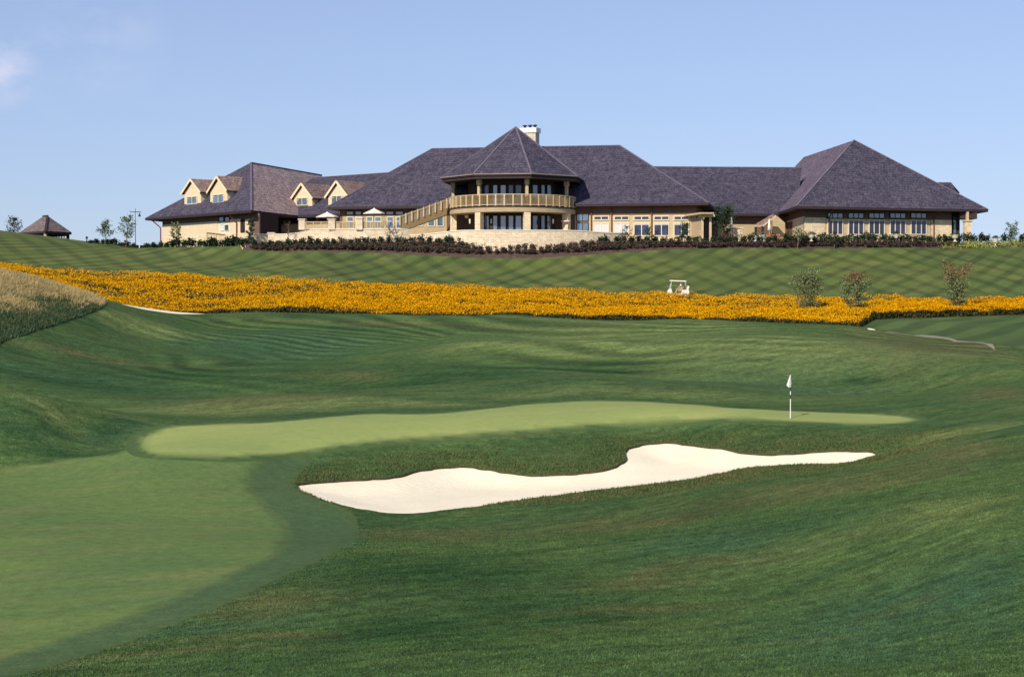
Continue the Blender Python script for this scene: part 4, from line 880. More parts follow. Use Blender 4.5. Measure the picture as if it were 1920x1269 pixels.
c0 = chair((Xp(1442, 218.6), 218.6, PAD+.06), 'reddish wooden patio chair right behind the two white pots', 'redwood', .4)
for x, d, rz, lb in ((1451, 218.4, -.3, 'reddish patio chair second from the white pots'), (1459, 219, 2.8, 'reddish patio chair farthest right of the patio group'), (1363.5, 217.9, .2, 'reddish wooden chair directly left of the fireplace opening'), (1374, 217.8, -.2, 'reddish wooden chair in front of the low stone fireplace')): dup(c0, (Xp(x, d), d, PAD+.06), lb, rz=rz)
q = MB(); tp = Vector((Xp(1455, 217.4), 217.4, PAD+.06)); root = thing('patio_table', 'small round wooden patio table among the reddish chairs', 'table', tp); q.lathe(tuple(tp), [(0,.70),(.5,.70),(.5,.75),(0,.75)], 16); q.build('tabletop', M['redwood'], root); q = MB(); q.tube(tp, tp+Vector((0,0,.70)), .05, .05, 8); q.lathe(tuple(tp), [(0,0.005),(.28,0.005),(.28,.05),(0,.05)], 12); q.build('pedestal', M['redwood'], root)
M['leafpot'] = simple('pot_foliage', (.05,.09,.03), 1, .4, 12)
M['soilpot'] = simple('potting_soil', (.04,.03,.02), 1, .3)
# ------------------------------------------------------------------ vegetation
def leafcloud(pts, size, seed=0, flat=.5):
    """small two-triangle leaves at points"""
    r = np.random.default_rng(seed); n = len(pts); s = size*(.6+.8*r.random(n))
    a = r.normal(size=(n, 3)); a[:,2] *= flat; a /= np.linalg.norm(a, axis=1)[:,None]; b = r.normal(size=(n, 3)); b -= (b*a).sum(1)[:,None]*a; b /= np.linalg.norm(b, axis=1)[:,None]
    c = pts[:,None,:]+np.stack([-a*.5, b*.32, a*.5, -b*.32], 1)*s[:,None,None]; return c.reshape(-1, 3), np.arange(4*n).reshape(-1, 4)
def leafmesh(name, pts, size, m, parent=None, seed=0):
    V, F = leafcloud(np.asarray(pts, float), size, seed); me_ = mesh_from(name, V, F, m, kind=None, smooth=False, parent=parent); return me_
def leafmat(name, c, c2, var=.5, sc=1.2):
    m, nt, b = mat(name); gi = N(nt, 'ShaderNodeNewGeometry'); co = coord(nt)
    n = noise(nt, co, sc, detail=3); col = mixc(nt, n, c, c2)
    rr_ = N(nt, 'ShaderNodeMapRange'); rr_.inputs['To Min'].default_value = 1-var*.6; rr_.inputs['To Max'].default_value = 1+var*.6; nt.links.new(gi.outputs['Random Per Island'], rr_.inputs['Value'])
    cc_ = N(nt, 'ShaderNodeCombineXYZ'); [nt.links.new(rr_.outputs[0], cc_.inputs[i]) for i in range(3)]
    nt.links.new(mixc(nt, 1.0, col, cc_.outputs[0], 'MULTIPLY'), b.inputs['Base Color']); b.inputs['Roughness'].default_value = .8; b.inputs['Specular IOR Level'].default_value = .1
    return m
M['shrub'] = leafmat('boxwood', (.022,.038,.022), (.040,.066,.032))
M['barberry'] = leafmat('barberry', (.075,.048,.046), (.105,.085,.062))
M['leaf'] = leafmat('tree_leaves', (.13,.165,.07), (.20,.225,.105))
M['leafblue'] = leafmat('far_tree_leaves', (.08,.13,.065), (.14,.18,.10))
M['leafdark'] = leafmat('dark_tree_leaves', (.025,.045,.025), (.05,.075,.04))
M['leafred'] = leafmat('turning_leaves', (.26,.12,.07), (.17,.15,.07))
M['leafbrown'] = leafmat('bare_twigs_leaves', (.18,.12,.08), (.12,.09,.06))
M['bark'] = simple('bark', (.16,.12,.085), .95, .3, 4)
M['yellowfl'] = leafmat('yellow_flowers', (.40,.40,.10), (.12,.17,.05))
def shrub_proto(name, m, rx, rz_, n, size, seed, lobes=5):
    r = np.random.default_rng(seed); P_ = []
    L_ = [(r.normal(0, .28, 2)*rx, .45+.35*r.random(), .5+.3*r.random()) for _ in range(lobes)]+[((0,0), .55, .85)]
    for _ in range(n):
        (cx_, cy_), cz_, rr2 = L_[r.integers(len(L_))]; v = r.normal(size=3); v /= np.linalg.norm(v); q = r.random()**.35
        P_.append((cx_+v[0]*rx*rr2*q*.8, cy_+v[1]*rx*rr2*q*.8, max(.03, cz_*rz_+v[2]*rz_*rr2*.6*q)))
    o = leafmesh(name, P_, size, m, seed=seed); return o
def place(o, first, loc, label, cat, group, sc, rz=0):
    c = o if first else o.copy()
    if not first: COL.objects.link(c)
    c.location = loc; c.scale = sc if isinstance(sc, tuple) else (sc,)*3; c.rotation_euler = (0,0,rz); tag(c, label, cat, group); return c
used = set()
def put(o, loc, label, cat, group, sc, rz=0):
    f = o.name not in used; used.add(o.name); return place(o, f, loc, label, cat, group, sc, rz)
GP = [shrub_proto('shrub', M['shrub'], .55, 1.0, 260, .20, 20+i) for i in range(3)]
BP = [shrub_proto('barberry_shrub', M['barberry'], .5, .75, 200, .17, 40+i) for i in range(3)]
bed_lo = [(470,471),(600,471),(700,474),(800,479),(900,483),(1000,483),(1100,477),(1180,471),(1250,467),(1400,464.5),(1500,465.5),(1750,465),(1920,461)]
bed_hi = [(470,461),(560,460),(700,457),(800,455),(960,454),(1100,455),(1180,454),(1400,455),(1500,453),(1750,454),(1920,453)]
def lerp(tb, x):
    return float(np.interp(x, [a for a, _ in tb], [b for _, b in tb]))
secs = [(600,'below the tall stone piers'),(760,'below the open umbrellas'),(960,'left of centre below the curved wall'),(1170,'right of centre below the curved wall'),(1320,'below the tall hall windows'),(1500,'below the patio and link wing'),(1760,'below the right wing windows'),(2000,'at the far right of the bed')]
def sect(px): return next(s for lim, s in secs if px < lim)
hi_base = []
x = 478
while x < 1925:
    y = lerp(bed_hi, x)+3.0+random.uniform(-.5, .8); p = hit(x, y, 195); big = x > 1350
    put(GP[random.randrange(3)], (p[0], p[1], zt(*p)-.05), 'dark green rounded shrub in the upper hedge row '+sect(x), 'shrub', 'green shrubs of the upper hedge row '+sect(x), (random.uniform(1.0, 1.3)*(1.15 if big else 1), random.uniform(.9, 1.2), random.uniform(.85, 1.2)*(1.12 if big else 1)), random.uniform(0, 6))
    x += random.uniform(13, 17)*(.86 if x > 1500 else 1)
for row, (t, step) in enumerate(((.34, 11.5), (.74, 12), (.55, 13))):
    x = 474+row*6
    while x < 1790 if row < 2 else x < 1250:
        lo, hi = lerp(bed_lo, x), lerp(bed_hi, x)+2
        if row == 2 and not 600 < x < 1200: x += 20; continue
        y = hi+(lo-hi)*(t+random.uniform(-.06, .06)); p = hit(x, y, 195); g = random.random() < .25 and row == 0
        pl = ('upper', 'lower', 'middle')[row]
        put(BP[random.randrange(3)], (p[0], p[1], zt(*p)-.04), 'low purplish brown shrub in the %s planting row %s' % (pl, sect(x)), 'shrub', 'brown shrubs of the %s planting row %s' % (pl, sect(x)), (random.uniform(1.0, 1.45), random.uniform(.9, 1.2), random.uniform(.75, 1.2)*(1 if lo-hi > 12 else .75)), random.uniform(0, 6))
        x += step*random.uniform(.85, 1.2)
# hedge in front of the left wing
for i in range(17):
    px = 276+i*12+random.uniform(-2, 2); d = 224-i*.42; s = random.uniform(1.0, 1.35)*(1.1 if px > 320 else .8)
    put(GP[i % 3], (Xp(px, d), d, zt(Xp(px, d), d)-.1), 'dark rounded shrub in the hedge before the left wing', 'shrub', 'hedge shrubs before the left wing', (s*1.2, s, s*.95), i)
for px, d, s in ((440, 218.5, 1.75), (399, 220, 1.6), (429, 217.8, 1.5)): put(GP[0], (Xp(px, d), d, zt(Xp(px, d), d)-.1), {440:'largest dark rounded shrub by the low stone wall of the left wing',399:'bushy dark shrub directly before the slatted timber fence',429:'dark shrub just left of the largest one before the left wing'}[px], 'shrub', None, (s, s, s))
for i in range(14):
    px = 172+i*9.5; d = 231-i*.35; y = P(px, 452, d).z; g = zt(Xp(px, d), d)
    put(GP[i % 3], (Xp(px, d), d, g-.1), 'small shrub on the grassy brow left of the clubhouse', 'shrub', 'low shrubs on the brow left of the clubhouse', (1.2, 1, random.uniform(.55, .95)), i)
# yellow flowers at the right end of the bed
r = np.random.default_rng(5); pts = []
for k in range(2600):
    px = r.uniform(1765, 1930); y = lerp(bed_lo, px)-r.uniform(.5, 7); pts.append((px, y))
pp_ = [hit(px, y, 205) for px, y in [(q, lerp(bed_lo, q)-3) for q in np.linspace(1765, 1930, 34)]]
V_ = []
for k in range(2600):
    j = r.integers(34); V_.append((pp_[j][0]+r.normal(0, .35), pp_[j][1]+r.uniform(-1.6, 2.2)))
V_ = np.array(V_); zz = Zt(V_[:,0], V_[:,1])+r.random(len(V_))*.42
tag(leafmesh('yellow_flower_bed', np.c_[V_, zz], .20, M['yellowfl'], seed=3), 'low yellow and green flowers edging the right end of the planting bed', 'flower bed', kind='stuff')
# trees
def tree(px, d, h, cw, name, label, m, seed, trunk=.07, crown0=.22, n=900, size=.22, m2=None, lean=0, group=None, nbr=14, base=None, shape='oval'):
    r = np.random.default_rng(seed); x = Xp(px, d); g = zt(x, d)-.05 if base is None else base
    root = thing(name, label, 'tree', (x, d, g), group); b = MB(); o = Vector((x, d, g)); tips = []
    segs = 6; last = o.copy(); pts_ = [last]
    for i in range(segs):
        nx_ = o+Vector((lean*h*(i+1)/segs*.1+r.normal()*.03*h*.4, r.normal()*.02*h*.4, h*.92*(i+1)/segs)); pts_.append(nx_)
    for i in range(segs): b.tube(pts_[i], pts_[i+1], trunk*(1-i/segs*.8), trunk*(1-(i+1)/segs*.8), 7, cap=False)
    lim = []
    for k in range(nbr):
        t = crown0+(.93-crown0)*(k+.5)/nbr; j = min(int(t/.92*segs), segs-1); st = pts_[j].lerp(pts_[j+1], t/.92*segs-j if j < segs else 0); an = k*2.4+r.normal()*.3
        prof = {'oval': math.sin(math.pi*min(1, (t-crown0+.12)/(1.1-crown0)))**.7, 'cone': 1.05*(1-(t-crown0)/(1-crown0)*.85), 'vase': .45+.55*(t-crown0)/(1-crown0)}[shape]
        ln = cw/2*prof*(.75+.4*r.random()); en = st+Vector((math.cos(an)*ln, math.sin(an)*ln, ln*(.45+.5*r.random()))); b.tube(st, en, trunk*.35, trunk*.08, 5, cap=False); lim.append((st, en, ln))
    b.build('trunk', M['bark'], root)
    P_ = []; 
    for _ in range(n):
        st, en, ln = lim[r.integers(len(lim))]; q = st.lerp(en, .25+.85*r.random()**.8); s = .10*cw*(.6+.8*r.random()); v = r.normal(size=3)*s*.8; P_.append(q-o+Vector((v[0], v[1], v[2]*.9)))
    P_ = np.array([tuple(p) for p in P_]); P_[:,2] = np.maximum(P_[:,2], .15)
    if m2 is None: leafmesh('crown', P_, size, m, root, seed)
    else:
        top = P_[:,2] > np.quantile(P_[:,2], .74)+r.normal(size=len(P_))*.3*1.0
        leafmesh('crown', P_[~top], size, m, root, seed); tag(leafmesh('crown', P_[top], size, m2, root, seed+1), 'reddish crown tips')
    return root
tree(1515, 173.5, 4.2, 3.0, 'young_tree', 'slim green young tree standing left in the orange flowers', M['leaf'], 1, n=3600, size=.17, crown0=.12, nbr=22)
tree(1604, 170.5, 4.3, 2.7, 'young_tree', 'middle young tree in the orange flowers with a reddish top', M['leaf'], 2, n=3000, size=.17, m2=M['leafred'], crown0=.14, nbr=20)
tree(1794, 176, 4.5, 3.2, 'young_tree', 'vase shaped young tree with red tips right in the flowers', M['leaf'], 3, n=3000, size=.17, m2=M['leafred'], shape='vase', crown0=.16, nbr=18)
tree(198, 229, 3.3, 2.1, 'small_tree', 'small conical tree on the brow left of the taller thin one', M['leafblue'], 4, shape='cone', n=700, size=.20)
tree(237, 228, 4.3, 2.2, 'small_tree', 'taller thin tree beside the bell post on the left brow', M['leafblue'], 5, n=900, size=.20, lean=.6)
tree(27, 250, 3.4, 2.2, 'small_tree', 'dark little tree behind the hill left of the open pavilion', M['leafdark'], 6, n=700, size=.22, base=P(27, 452, 250).z)
tree(331, 221.8, 3.4, 1.4, 'small_tree', 'narrow green tree against the pale wall of the left wing', M['leaf'], 7, n=800, size=.19, crown0=.3)
tree(471, 218.6, 3.6, 1.1, 'small_tree', 'narrow dark green tree at the corner of the dark porch', M['leafdark'], 8, n=800, size=.19, crown0=.2)
tree(731, 212.6, 2.9, 1.9, 'small_tree', 'sparse brown leafed tree before the stone terrace wall', M['leafbrown'], 9, n=260, size=.13, crown0=.3)
tree(541, 216.2, 2.6, 1.3, 'small_tree', 'sparse twiggy tree at the left end of the terrace', M['leafbrown'], 10, n=140, size=.13, crown0=.3)
tree(1354, 217.5, 4.5, 3.4, 'small_tree', 'broad dark tree right behind the pergola', M['leafdark'], 11, n=2200, size=.22, crown0=.25)
tree(1175, 212.5, 2.6, 1.3, 'small_tree', 'sparse sapling before the second hall window from the curved wall', M['leafdark'], 12, n=260, size=.15)
tree(1216, 212.8, 2.5, 1.1, 'small_tree', 'dark sapling between two hall windows beside the downpipe', M['leafdark'], 13, n=420, size=.16)
tree(1283, 213, 2.7, 1.5, 'small_tree', 'dense green sapling before the last hall window', M['leafdark'], 14, n=700, size=.16)
tree(1496, 213.5, 2.6, 1.3, 'small_tree', 'small round headed tree before the stone corner of the right wing', M['leaf'], 15, n=420, size=.15, crown0=.45)
tree(1564, 213.5, 2.2, 1.2, 'small_tree', 'green shrubby tree before the first right wing window', M['leafdark'], 16, n=420, size=.16)
tree(1897, 224, 2.6, 2.0, 'small_tree', 'lone bushy tree on the skyline at the far right', M['leafblue'], 17, n=800, size=.19, shape='vase', crown0=.1)
# urns and pots
def urn(px, d, base_z, h, lb, rb=.35, plant=.35, m='concrete', lowm='leafpot', group='planted urns'):
    x = Xp(px, d); root = thing('planter_urn', lb, 'planter', (x, d, base_z), group); q = MB()
    q.lathe((x, d, base_z), [(0,0.0),(rb*.55,0),(rb*.55,.06),(rb*.25,.14),(rb*.25,h*.38),(rb*.7,h*.5),(rb,h*.92),(rb*1.1,h),(rb*.9,h),(rb*.85,h-.06),(0,h-.06)], 14); q.build('bowl', M[m], root, smooth=False)
    r = np.random.default_rng(int(px)); v = r.normal(size=(260, 3)); v /= np.linalg.norm(v, axis=1)[:,None]; v *= (r.random(260)**.4)[:,None]; v[:,2] = np.abs(v[:,2]); leafmesh('plant', v*[rb*1.5, rb*1.5, plant]+[0,0,h-.05], .12, M['leafdark'], root)
def pot(px, d, lb):
    x = Xp(px, d); zb = zt(x, d); zb = max(zb, PAD-.1); root = thing('flower_pot', lb, 'pot', (x, d, zb), 'white pots on the patio edge'); q = MB()
    q.lathe((x, d, zb), [(0,0),(.30,0),(.38,.8),(.42,.82),(.42,.9),(.35,.9),(.33,.8),(0,.8)], 14); q.build('bowl', M['white'], root)
    r = np.random.default_rng(int(px)); v = r.normal(size=(200, 3)); v /= np.linalg.norm(v, axis=1)[:,None]; v[:,2] = np.abs(v[:,2]); leafmesh('plant', v*[.45,.45,.5]+[0,0,.8], .12, M['leaf'], root)
pot(1413.5, 216.4, 'left of two large white flower pots beside the patio'); pot(1429, 216.2, 'right of two large white flower pots beside the patio')
urn(1866, 216.6, zt(Xp(1866, 216.6), 216.6)-.03, 1.15, 'tall pale stone urn standing in the hedge at the far right', .36, .35)
urn(1790, 216.2, PAD-.05, .95, 'wide pale stone urn before the right porch', .5, .2)
urn(1521, 214.5, PAD-.05, .9, 'pale planted urn before the corner stonework of the right wing', .42, .4)
urn(1680, 216, PAD-.05, 1.0, 'planted urn before the fourth window of the right wing', .3, .45)
# ------------------------------------------------------------------ flower band
r = np.random.default_rng(11)
def band_pts(n, pow_=1.0):
    px = r.uniform(-420, 2200, n); f = np.interp(px, [a for a, _ in FLF], [b for _, b in FLF]); g = np.interp(px, [a for a, _ in FLB], [b for _, b in FLB])
    d = f+(g-f)*r.random(n)**pow_; x = (px-CX)/FPX*d; return x, d, px, (d-f)/(g-f)
def canopy_h(x, y): return .82+.38*vnoise(x, y, 3.2, 21)+.42*vnoise(x, y, 1.3, 22)+.22*vnoise(x, y, .6, 23)
def shade_gap(x, y):   # thin places under the young trees
    k = np.zeros(len(x))
    for px, d in ((1515,173.5),(1604,170.5),(1794,176)): k = np.maximum(k, 1-np.hypot(x-Xp(px, d)-.4, y-d)/1.9)
    return k
x, y, px, t = band_pts(480000); sg = shade_gap(x, y); dens = .95+.9*vnoise(x*.6, y, 5, 33)+1.0*vnoise(x, y, 2.2, 31)+.9*vnoise(x, y, .8, 32); kp = (r.random(len(x)) < np.clip(dens, .16, 1))&(r.random(len(x)) > np.clip(sg, 0, .8)); x, y, t = x[kp], y[kp], t[kp]
z = Zt(x, y)+canopy_h(x, y)*(.72+.36*r.random(len(x)))
V, F = leafcloud(np.c_[x, y, z], .12, 1, flat=.6)
M['flower'] = leafmat('golden_petals', (.60,.275,.003), (.72,.37,.006), .55, 1.5)
M['flower'].node_tree.nodes['Principled BSDF'].inputs['Specular IOR Level'].default_value = 0
M['stems'] = leafmat('flower_stems', (.040,.050,.018), (.085,.070,.028), .7, 1.0)
x2, y2, px2, t2 = band_pts(120000); fr_ = r.random(len(x2)) < .25
d_f = np.interp(px2, [a for a, _ in FLF], [b for _, b in FLF]); y2 = np.where(fr_, d_f+r.random(len(x2))*.9, y2); x2 = (px2-CX)/FPX*y2
z2 = Zt(x2, y2)+canopy_h(x2, y2)*r.random(len(x2))*.78; V2, F2 = leafcloud(np.c_[x2, y2, z2], .22, 2, flat=2.0)
me = np.r_[V, V2]; ff = np.r_[F, F2+len(V)]
fo = mesh_from('flower_field', me, ff, [M['flower'], M['stems']], kind=None, smooth=False); fo.data.polygons.foreach_set('material_index', np.r_[np.zeros(len(F), np.int32), np.ones(len(F2), np.int32)])
tag(fo, 'broad band of golden orange flowers running across the slope', 'flower field', kind='stuff')
# ------------------------------------------------------------------ grass blades
def blades(name, x, y, h, w, m, label, cat, lean=.35, seed=0):
    r = np.random.default_rng(seed); n = len(x); z = Zt(x, y)-.01; a = r.random(n)*2*math.pi; hh = h*(.5+r.random(n)); ww = w*(.6+.8*r.random(n))
    dx, dy = np.cos(a)*ww/2, np.sin(a)*ww/2; lx = (r.normal(size=n)*lean+.12)*hh; ly = r.normal(size=n)*lean*hh
    V = np.stack([np.c_[x-dx, y-dy, z], np.c_[x+dx, y+dy, z], np.c_[x+lx, y+ly, z+hh]], 1).reshape(-1, 3); F = np.arange(3*n).reshape(-1, 3)
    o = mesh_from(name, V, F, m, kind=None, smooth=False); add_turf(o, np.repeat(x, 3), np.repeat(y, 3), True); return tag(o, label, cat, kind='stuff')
M['blade_x'] = leafmat('turf_blades', (.060,.105,.036), (.105,.115,.045), .7, .35)
M['bladedark'] = leafmat('bank_blades', (.055,.095,.033), (.12,.115,.045), .7, .45)
def region_filter(x, y, names_):
    k = np.ones(len(x), bool)
    for nme in names_: k &= ~inpoly(x, y, REG[nme])
    return k
n = 330000; d = 27+(66-27)*r.random(n)**1.15; x = (r.uniform(-60, 1980, n)-CX)/FPX*d; kk = region_filter(x, d, ['fairway', 'green', 'bunker', 'collar'])
blades('rough_grass', x[kk], d[kk], .040, .030, M['blade'], 'short rough grass covering the near slope', 'grass', seed=4)
n = 260000; d = r.uniform(66, 90, n); x = (r.uniform(380, 1850, n)-CX)/FPX*d; db = polydist(x[:1], d[:1], REG['bunker'])
kk = region_filter(x, d, ['fairway', 'green', 'bunker', 'collar']); x, d = x[kk], d[kk]
bd = polydist(x, d, REG['bunker']); kk = (bd < 7) & (r.random(len(x)) < np.clip(1.2-bd/5.5, .0, 1)); x, d, bd = x[kk], d[kk], bd[kk]
gd = polydist(x, d, REG['green']); kk = gd > 1.6
blades('bunker_bank_grass', x[kk], d[kk], np.clip(.085-.014*bd[kk], .025, .075), .045, M['bladedark'], 'shaggy grass on the bank around the sand bunker', 'grass', seed=5)
M['native'] = leafmat('native_straw', (.54,.41,.20), (.32,.27,.12), .6, .8)
M['nativegreen'] = leafmat('native_green', (.045,.095,.048), (.10,.12,.055), .6, .7)
lo, hi = REG['native'].min(0), REG['native'].max(0); lo[0] = max(lo[0], -46)
n = 230000; x = r.uniform(lo[0], hi[0], n); y = r.uniform(lo[1], hi[1], n); kk = inpoly(x, y, REG['native']); x, y = x[kk], y[kk]
pxx = x/y*FPX+CX; zz = Zt(x, y); pyy = HOR-(zz-CAMZ)/y*FPX; up = (pyy-np.interp(pxx, [0,100,190], [530,552,574]))/np.interp(pxx, [0,100,190], [110,58,4]); up += .5*vnoise(x, y, 3, 41)+.3*vnoise(x, y, 1, 42)
up += .25*vnoise(x, y, .5, 43); up += r.normal(size=len(up))*.13; st = up < .27
blades('native_grass', x[st], y[st], .30, .05, M['native'], 'tall straw coloured native grass on top of the left mound', 'grass', .45, 6)
blades('native_grass', x[~st], y[~st], .22, .07, M['nativegreen'], 'green unmown grass on the lower face of the left mound', 'grass', .5, 7)
# ------------------------------------------------------------------ flagstick
p = hit(1482, 784.6, 60, 120); g = zt(*p); FS = thing('golf_flag', 'white golf flag drooping on a striped pin on the green', 'flag', (p[0], p[1], g)); q = MB(); top = P(1479.5, 703, p[1]).z; hh = top-g
blackm = M['metal']
def zy(yy): return P(1482, yy, p[1]).z
q.tube((p[0], p[1], g), (p[0], p[1], zy(747.5)), .024, .022, 10, 0); q.tube((p[0], p[1], zy(747.5)), (p[0], p[1], zy(740)), .022, .022, 10, 1); q.tube((p[0], p[1], zy(740)), (p[0], p[1], zy(733)), .022, .021, 10, 0); q.tube((p[0], p[1], zy(733)), (p[0], p[1], zy(726)), .021, .021, 10, 1); q.tube((p[0], p[1], zy(726)), (p[0], p[1], top), .02, .018, 10, 0); q.build('pole', [M['white'], M['metal']], FS)
q = MB(); k = p[1]/FPX; pts = [(-1.2,703.5),(-5.5,717),(-7.4,722.5),(-3.0,726.6),(1.2,720.5),(.8,713)]
fr3 = [Vector((p[0]+a*k, p[1]-.05, zy(b_))) for a, b_ in pts]; bk3 = [v+Vector((0,.10,0)) for v in fr3]; mid = Vector((p[0]-3*k, p[1]-.14, zy(715)))
for i in range(6): q.face([fr3[i], fr3[(i+1)%6], mid]); q.face([fr3[(i+1)%6], fr3[i], bk3[i], bk3[(i+1)%6]])
q.face(bk3[::-1]); q.build('flag_cloth', M['white'], FS)
q = MB(); q.lathe((p[0], p[1], g+.006), [(0.0,0),(.054,0)], 16); q.build('hole_cup', M['dark'], FS)
# ------------------------------------------------------------------ golf cart with driver
d = 188.5; cx_ = Xp(1271, d); g = max(zt(cx_-.8, d-.5), zt(cx_+.8, d-.5)); gz = g
GC = thing('golf_cart', 'white golf cart with a flat roof driving behind the orange flowers', 'golf cart', (cx_, d, gz)); o = Vector((cx_, d, gz))
M['cartwhite'] = simple('cart_body', (.80,.74,.64), .35, .03); M['tyre'] = simple('tyre', (.02,.02,.02), .9); M['seatm'] = simple('cart_seat', (.50,.38,.24), .8); 
def prism(pts, y0, y1, name, m, par):
    q = MB(); a = [o+Vector((x, y0, z)) for x, z in pts]; c = [o+Vector((x, y1, z)) for x, z in pts]; q.face(a[::-1]); q.face(c)
    for i in range(len(pts)): j = (i+1) % len(pts); q.face([a[i], a[j], c[j], c[i]])
    return q.build(name, M[m], par)
prism([(-1.15,.30),(1.15,.30),(1.2,.62),(1.12,.86),(.45,.84),(.35,.55),(-.45,.36),(-.62,.42),(-.78,.98),(-.92,1.0),(-1.18,.72)][::-1], -.58, .58, 'body', 'cartwhite', GC)
prism([(-.92,1.80),(.86,1.74),(.90,1.80),(.80,1.87),(-.84,1.93),(-.96,1.87)][::-1], -.60, .60, 'roof', 'cartwhite', GC)
for sy in (-.54, .54):
    for (xa, za, xb, zb_) in ((-.86,.98,-.74,1.82), (.92,.86,.74,1.78)): q = MB(); q.tube(o+Vector((xa,sy,za)), o+Vector((xb,sy,zb_)), .022, .022, 6); q.build('roof_strut', M['white'], GC)
    for xw in (-.80, .80):
        q = MB(); q.tube(o+Vector((xw,sy-.09,.235)), o+Vector((xw,sy+.09,.235)), .235, .235, 16); wo3 = q.build('wheel', M['tyre'], GC); q = MB(); q.tube(o+Vector((xw,sy-.095,.235)), o+Vector((xw,sy+.095,.235)), .12, .12, 12); q.build('rim', M['cartwhite'], wo3)
prism([(-.05,.72),(.42,.72),(.42,.84),(-.05,.84)], -.5, .5, 'seat', 'seatm', GC); prism([(.42,.86),(.50,.86),(.58,1.25),(.50,1.25)], -.5, .5, 'backrest', 'seatm', GC)
q = MB(); q.face([o+Vector((-.85,-.52,1.0)), o+Vector((-.85,.52,1.0)), o+Vector((-.74,.52,1.78)), o+Vector((-.74,-.52,1.78))]); 
q = MB(); q.tube(o+Vector((-.80,-.28,.9)), o+Vector((-.48,-.28,1.12)), .02, .02, 6); q.lathe(tuple(o+Vector((-.46,-.28,1.13))), [(.15,0),(.17,.02),(.15,.04)], 12); q.build('steering_wheel', M['metal'], GC)
q = MB(); q.tube(o+Vector((1.05,-.22,.86)), o+Vector((1.18,-.22,1.28)), .13, .14, 10); bgr = thing('golf_bag', 'pale golf bag strapped on the back of the white cart', 'golf bag', o+Vector((1.05,-.22,.86))); q.build('bag', M['cartwhite'], bgr)
q = MB(); [q.tube(o+Vector((1.15+.03*i,-.25+.04*i,1.25)), o+Vector((1.2+.04*i,-.25+.04*i,1.55)), .012, .02, 6) for i in range(3)]; q.build('clubs', M['metal'], bgr)
# the driver: one skinned body, seated
M['skin'] = simple('skin', (.50,.30,.20), .6, .05); M['shirt'] = simple('white_shirt', (.80,.78,.74), .8, .04); M['trouser'] = simple('tan_trousers', (.40,.30,.19), .8, .05); M['hat'] = simple('cap', (.72,.66,.56), .8)
def skinned(name, pts, edges_, rad, m, parent, root_i=0, sub=2):
    me = bpy.data.meshes.new(name); org = wloc(parent) if parent else Vector((0,0,0)); me.from_pydata([tuple(Vector(p)-org) for p in pts], edges_, []); ob = bpy.data.objects.new(name, me); COL.objects.link(ob)
    md = ob.modifiers.new('skin', 'SKIN'); 
    for i, rr2 in enumerate(rad): me.skin_vertices[0].data[i].radius = rr2 if isinstance(rr2, tuple) else (rr2, rr2)
    me.skin_vertices[0].data[root_i].use_root = True; md.use_smooth_shade = True; s = ob.modifiers.new('sub', 'SUBSURF'); s.levels = s.render_levels = sub; me.materials.append(m)
    if parent: ob.parent = parent
    return ob
hp = o+Vector((.28, -.28, .93)); PR = thing('person', 'seated golfer in a white shirt driving the cart with one hand on the wheel', 'person', hp-Vector((0,0,.09)))
def b_(x, y, z): return hp+Vector((x, y, z))
pts = [b_(0,0,0), b_(.02,0,.18), b_(.03,0,.36), b_(.02,0,.48), b_(0,0,.56), b_(-.01,0,.66), b_(-.01,0,.76),
 b_(.02,-.19,.46), b_(-.08,-.24,.26), b_(-.32,-.16,.20), b_(.02,.19,.46), b_(-.06,.24,.22), b_(-.28,.16,.14),
 b_(-.02,-.10,0), b_(-.42,-.12,.02), b_(-.50,-.12,-.40), b_(-.62,-.12,-.44), b_(-.02,.10,0), b_(-.42,.13,.02), b_(-.52,.13,-.40), b_(-.64,.13,-.44)]
ed = [(0,1),(1,2),(2,3),(3,4),(4,5),(5,6),(3,7),(7,8),(8,9),(3,10),(10,11),(11,12),(0,13),(13,14),(14,15),(15,16),(0,17),(17,18),(18,19),(19,20)]
rd_ = [(.15,.13),(.14,.12),(.16,.13),(.11,.10),.055,.095,.075,.07,.05,.032,.07,.05,.032,.09,.075,.05,.045,.09,.075,.05,.045]
skinned('body', pts, ed, rd_, M['skin'], PR)
pts = [b_(.0,0,.02), b_(.02,0,.18), b_(.03,0,.36), b_(.02,0,.48), b_(.01,0,.52), b_(.02,-.19,.46), b_(-.04,-.23,.33), b_(.02,.19,.46), b_(-.02,.23,.31)]
skinned('shirt', pts, [(0,1),(1,2),(2,3),(3,4),(3,5),(5,6),(3,7),(7,8)], [(.17,.15),(.16,.14),(.18,.15),(.13,.12),.07,.09,.07,.09,.07], M['shirt'], PR)
pts = [b_(0,0,0), b_(-.02,-.10,0), b_(-.42,-.12,.02), b_(-.49,-.12,-.34), b_(-.02,.10,0), b_(-.42,.13,.02), b_(-.51,.13,-.34)]
skinned('trousers', pts, [(0,1),(1,2),(2,3),(0,4),(4,5),(5,6)], [(.165,.14),.10,.088,.066,.10,.088,.066], M['trouser'], PR)
q = MB(); q.blob(tuple(b_(0,0,.77)), .115, .10, .075); q.box(b_(-.20,-.07,.745), b_(-.08,.07,.765)); q.build('cap', M['hat'], PR, smooth=False)
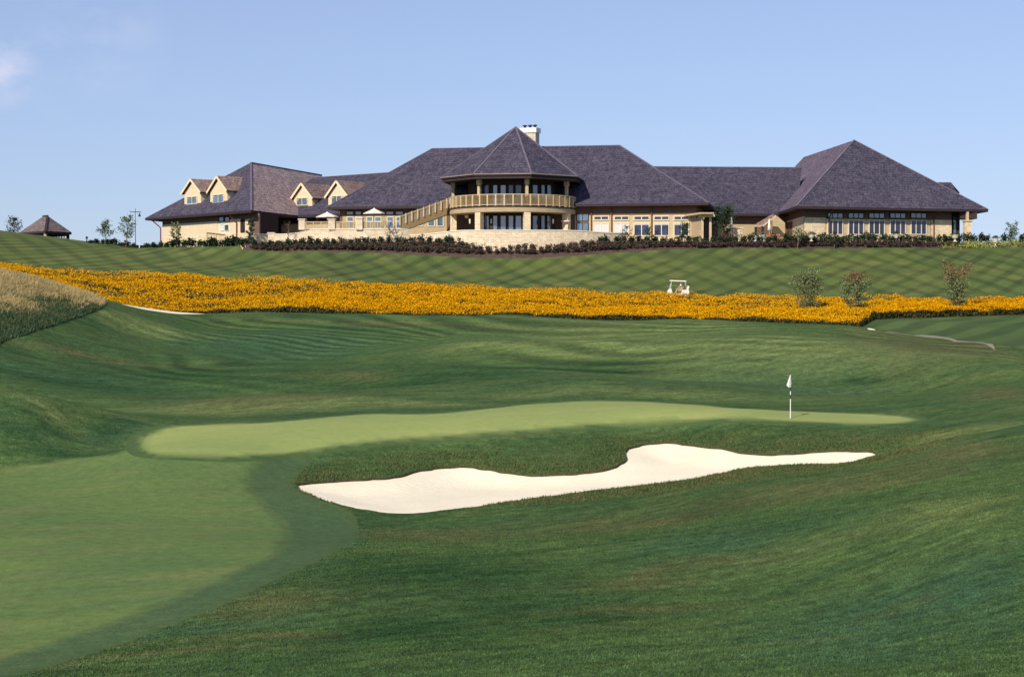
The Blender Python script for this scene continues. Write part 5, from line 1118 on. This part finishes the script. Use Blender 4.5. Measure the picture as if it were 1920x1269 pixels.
# ------------------------------------------------------------------ open pavilion behind the hill
d = 246; zE = P(85, 435, d).z; gp = zE-2.6; c0_ = Vector((Xp(90, d), d)); PV = thing('open_pavilion', 'small open pavilion with hipped shake roof behind the left hill', 'pavilion', (c0_.x, d, gp-.6))
ex0, ex1 = P(36, 434, d+1), P(134, 434, d); q = MB(); A = Vector((Xp(36, d+3), d+3, zE)); B = Vector((Xp(86, d-3.5), d-3.5, zE)); C = Vector((Xp(135, d+1.5), d+1.5, zE)); D = Vector((Xp(84, d+8), d+8, zE)); zA = P(88, 405, d+2).z; E1 = Vector((Xp(82, d+3), d+3, zA)); E2 = Vector((Xp(90, d+1.5), d+1.5, zA))
for f in ([A,B,E2,E1],[B,C,E2],[C,D,E1,E2],[D,A,E1]): q.face(f, 0)
L4 = [A,B,C,D]; dz = Vector((0,0,.3))
for i in range(4): q.face([L4[i]-dz, L4[(i+1)%4]-dz, L4[(i+1)%4], L4[i]], 1)
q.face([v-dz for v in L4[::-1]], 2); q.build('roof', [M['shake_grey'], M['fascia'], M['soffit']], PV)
q = MB(); q.beam(B.lerp(E2,.02), E2, .3, .2); q.beam(E1, E2, .3, .2); q.build('ridge_cap', M['fascia'], PV)
ce_ = (A+B+C+D)/4
for v in L4: p = v.lerp(ce_, .14); q = MB(); q.beam((p.x, p.y, gp-.8), (p.x, p.y, zE-.3), .36, .36); q.build('post', M['tan' if v is B else 'fascia'], PV)
q = MB()
for i in range(4):
    a_, c_ = L4[i].lerp(ce_, .14), L4[(i+1)%4].lerp(ce_, .14); q.beam(a_-Vector((0,0,.42)), c_-Vector((0,0,.42)), .16, .2); q.beam(a_-Vector((0,0,.95)), c_-Vector((0,0,.95)), .1, .1)
    for j in range(9): p = a_.lerp(c_, (j+.5)/9); q.beam(p-Vector((0,0,.95)), p-Vector((0,0,.45)), .07, .2)
q.build('valance', M['fascia'], PV)
# bell post beside the thin tree, with a bracket
x0 = Xp(254.5, 229); g = zt(x0, 229); BP_ = thing('bell_post', 'tall pale post with a crossarm and hanging bell on the left brow', 'post', (x0, 229, g)); zt_ = P(254, 391, 229).z
q = MB(); q.tube((x0, 229, g-.2), (x0, 229, zt_), .05, .035, 8); q.build('pole', M['pipe'], BP_)
q = MB(); za = P(254, 397.5, 229).z; q.beam((x0-.7, 229, za), (x0+.75, 229, za), .07, .09); q.build('crossarm', M['metal'], BP_)
q = MB(); q.lathe((x0+.55, 229, za-.62), [(.20,0),(.15,.12),(.11,.32),(.03,.42),(.02,.6)], 12); q.build('bell', M['metal'], BP_)
x0 = Xp(262, 226); g = zt(x0, 226); q = MB(); q.lathe((x0, 226, g-.05), [(0,0),(.06,0),(.06,.85),(.08,.87),(.08,.95),(0,1.0)], 10); tag(q.build('marker_post', M['white']), 'short white marker post on the left brow near the hedge', 'post')
x0 = Xp(163.3, 233); g = zt(x0, 233); q = MB(); q.lathe((x0, 233, g-.1), [(0,0),(.07,0),(.07,.55),(.16,.60),(.15,.8),(.05,.9),(0,.9)], 10); tag(q.build('ball_washer', M['metal']), 'tiny dark post standing alone on the skyline left of the trees', 'post')
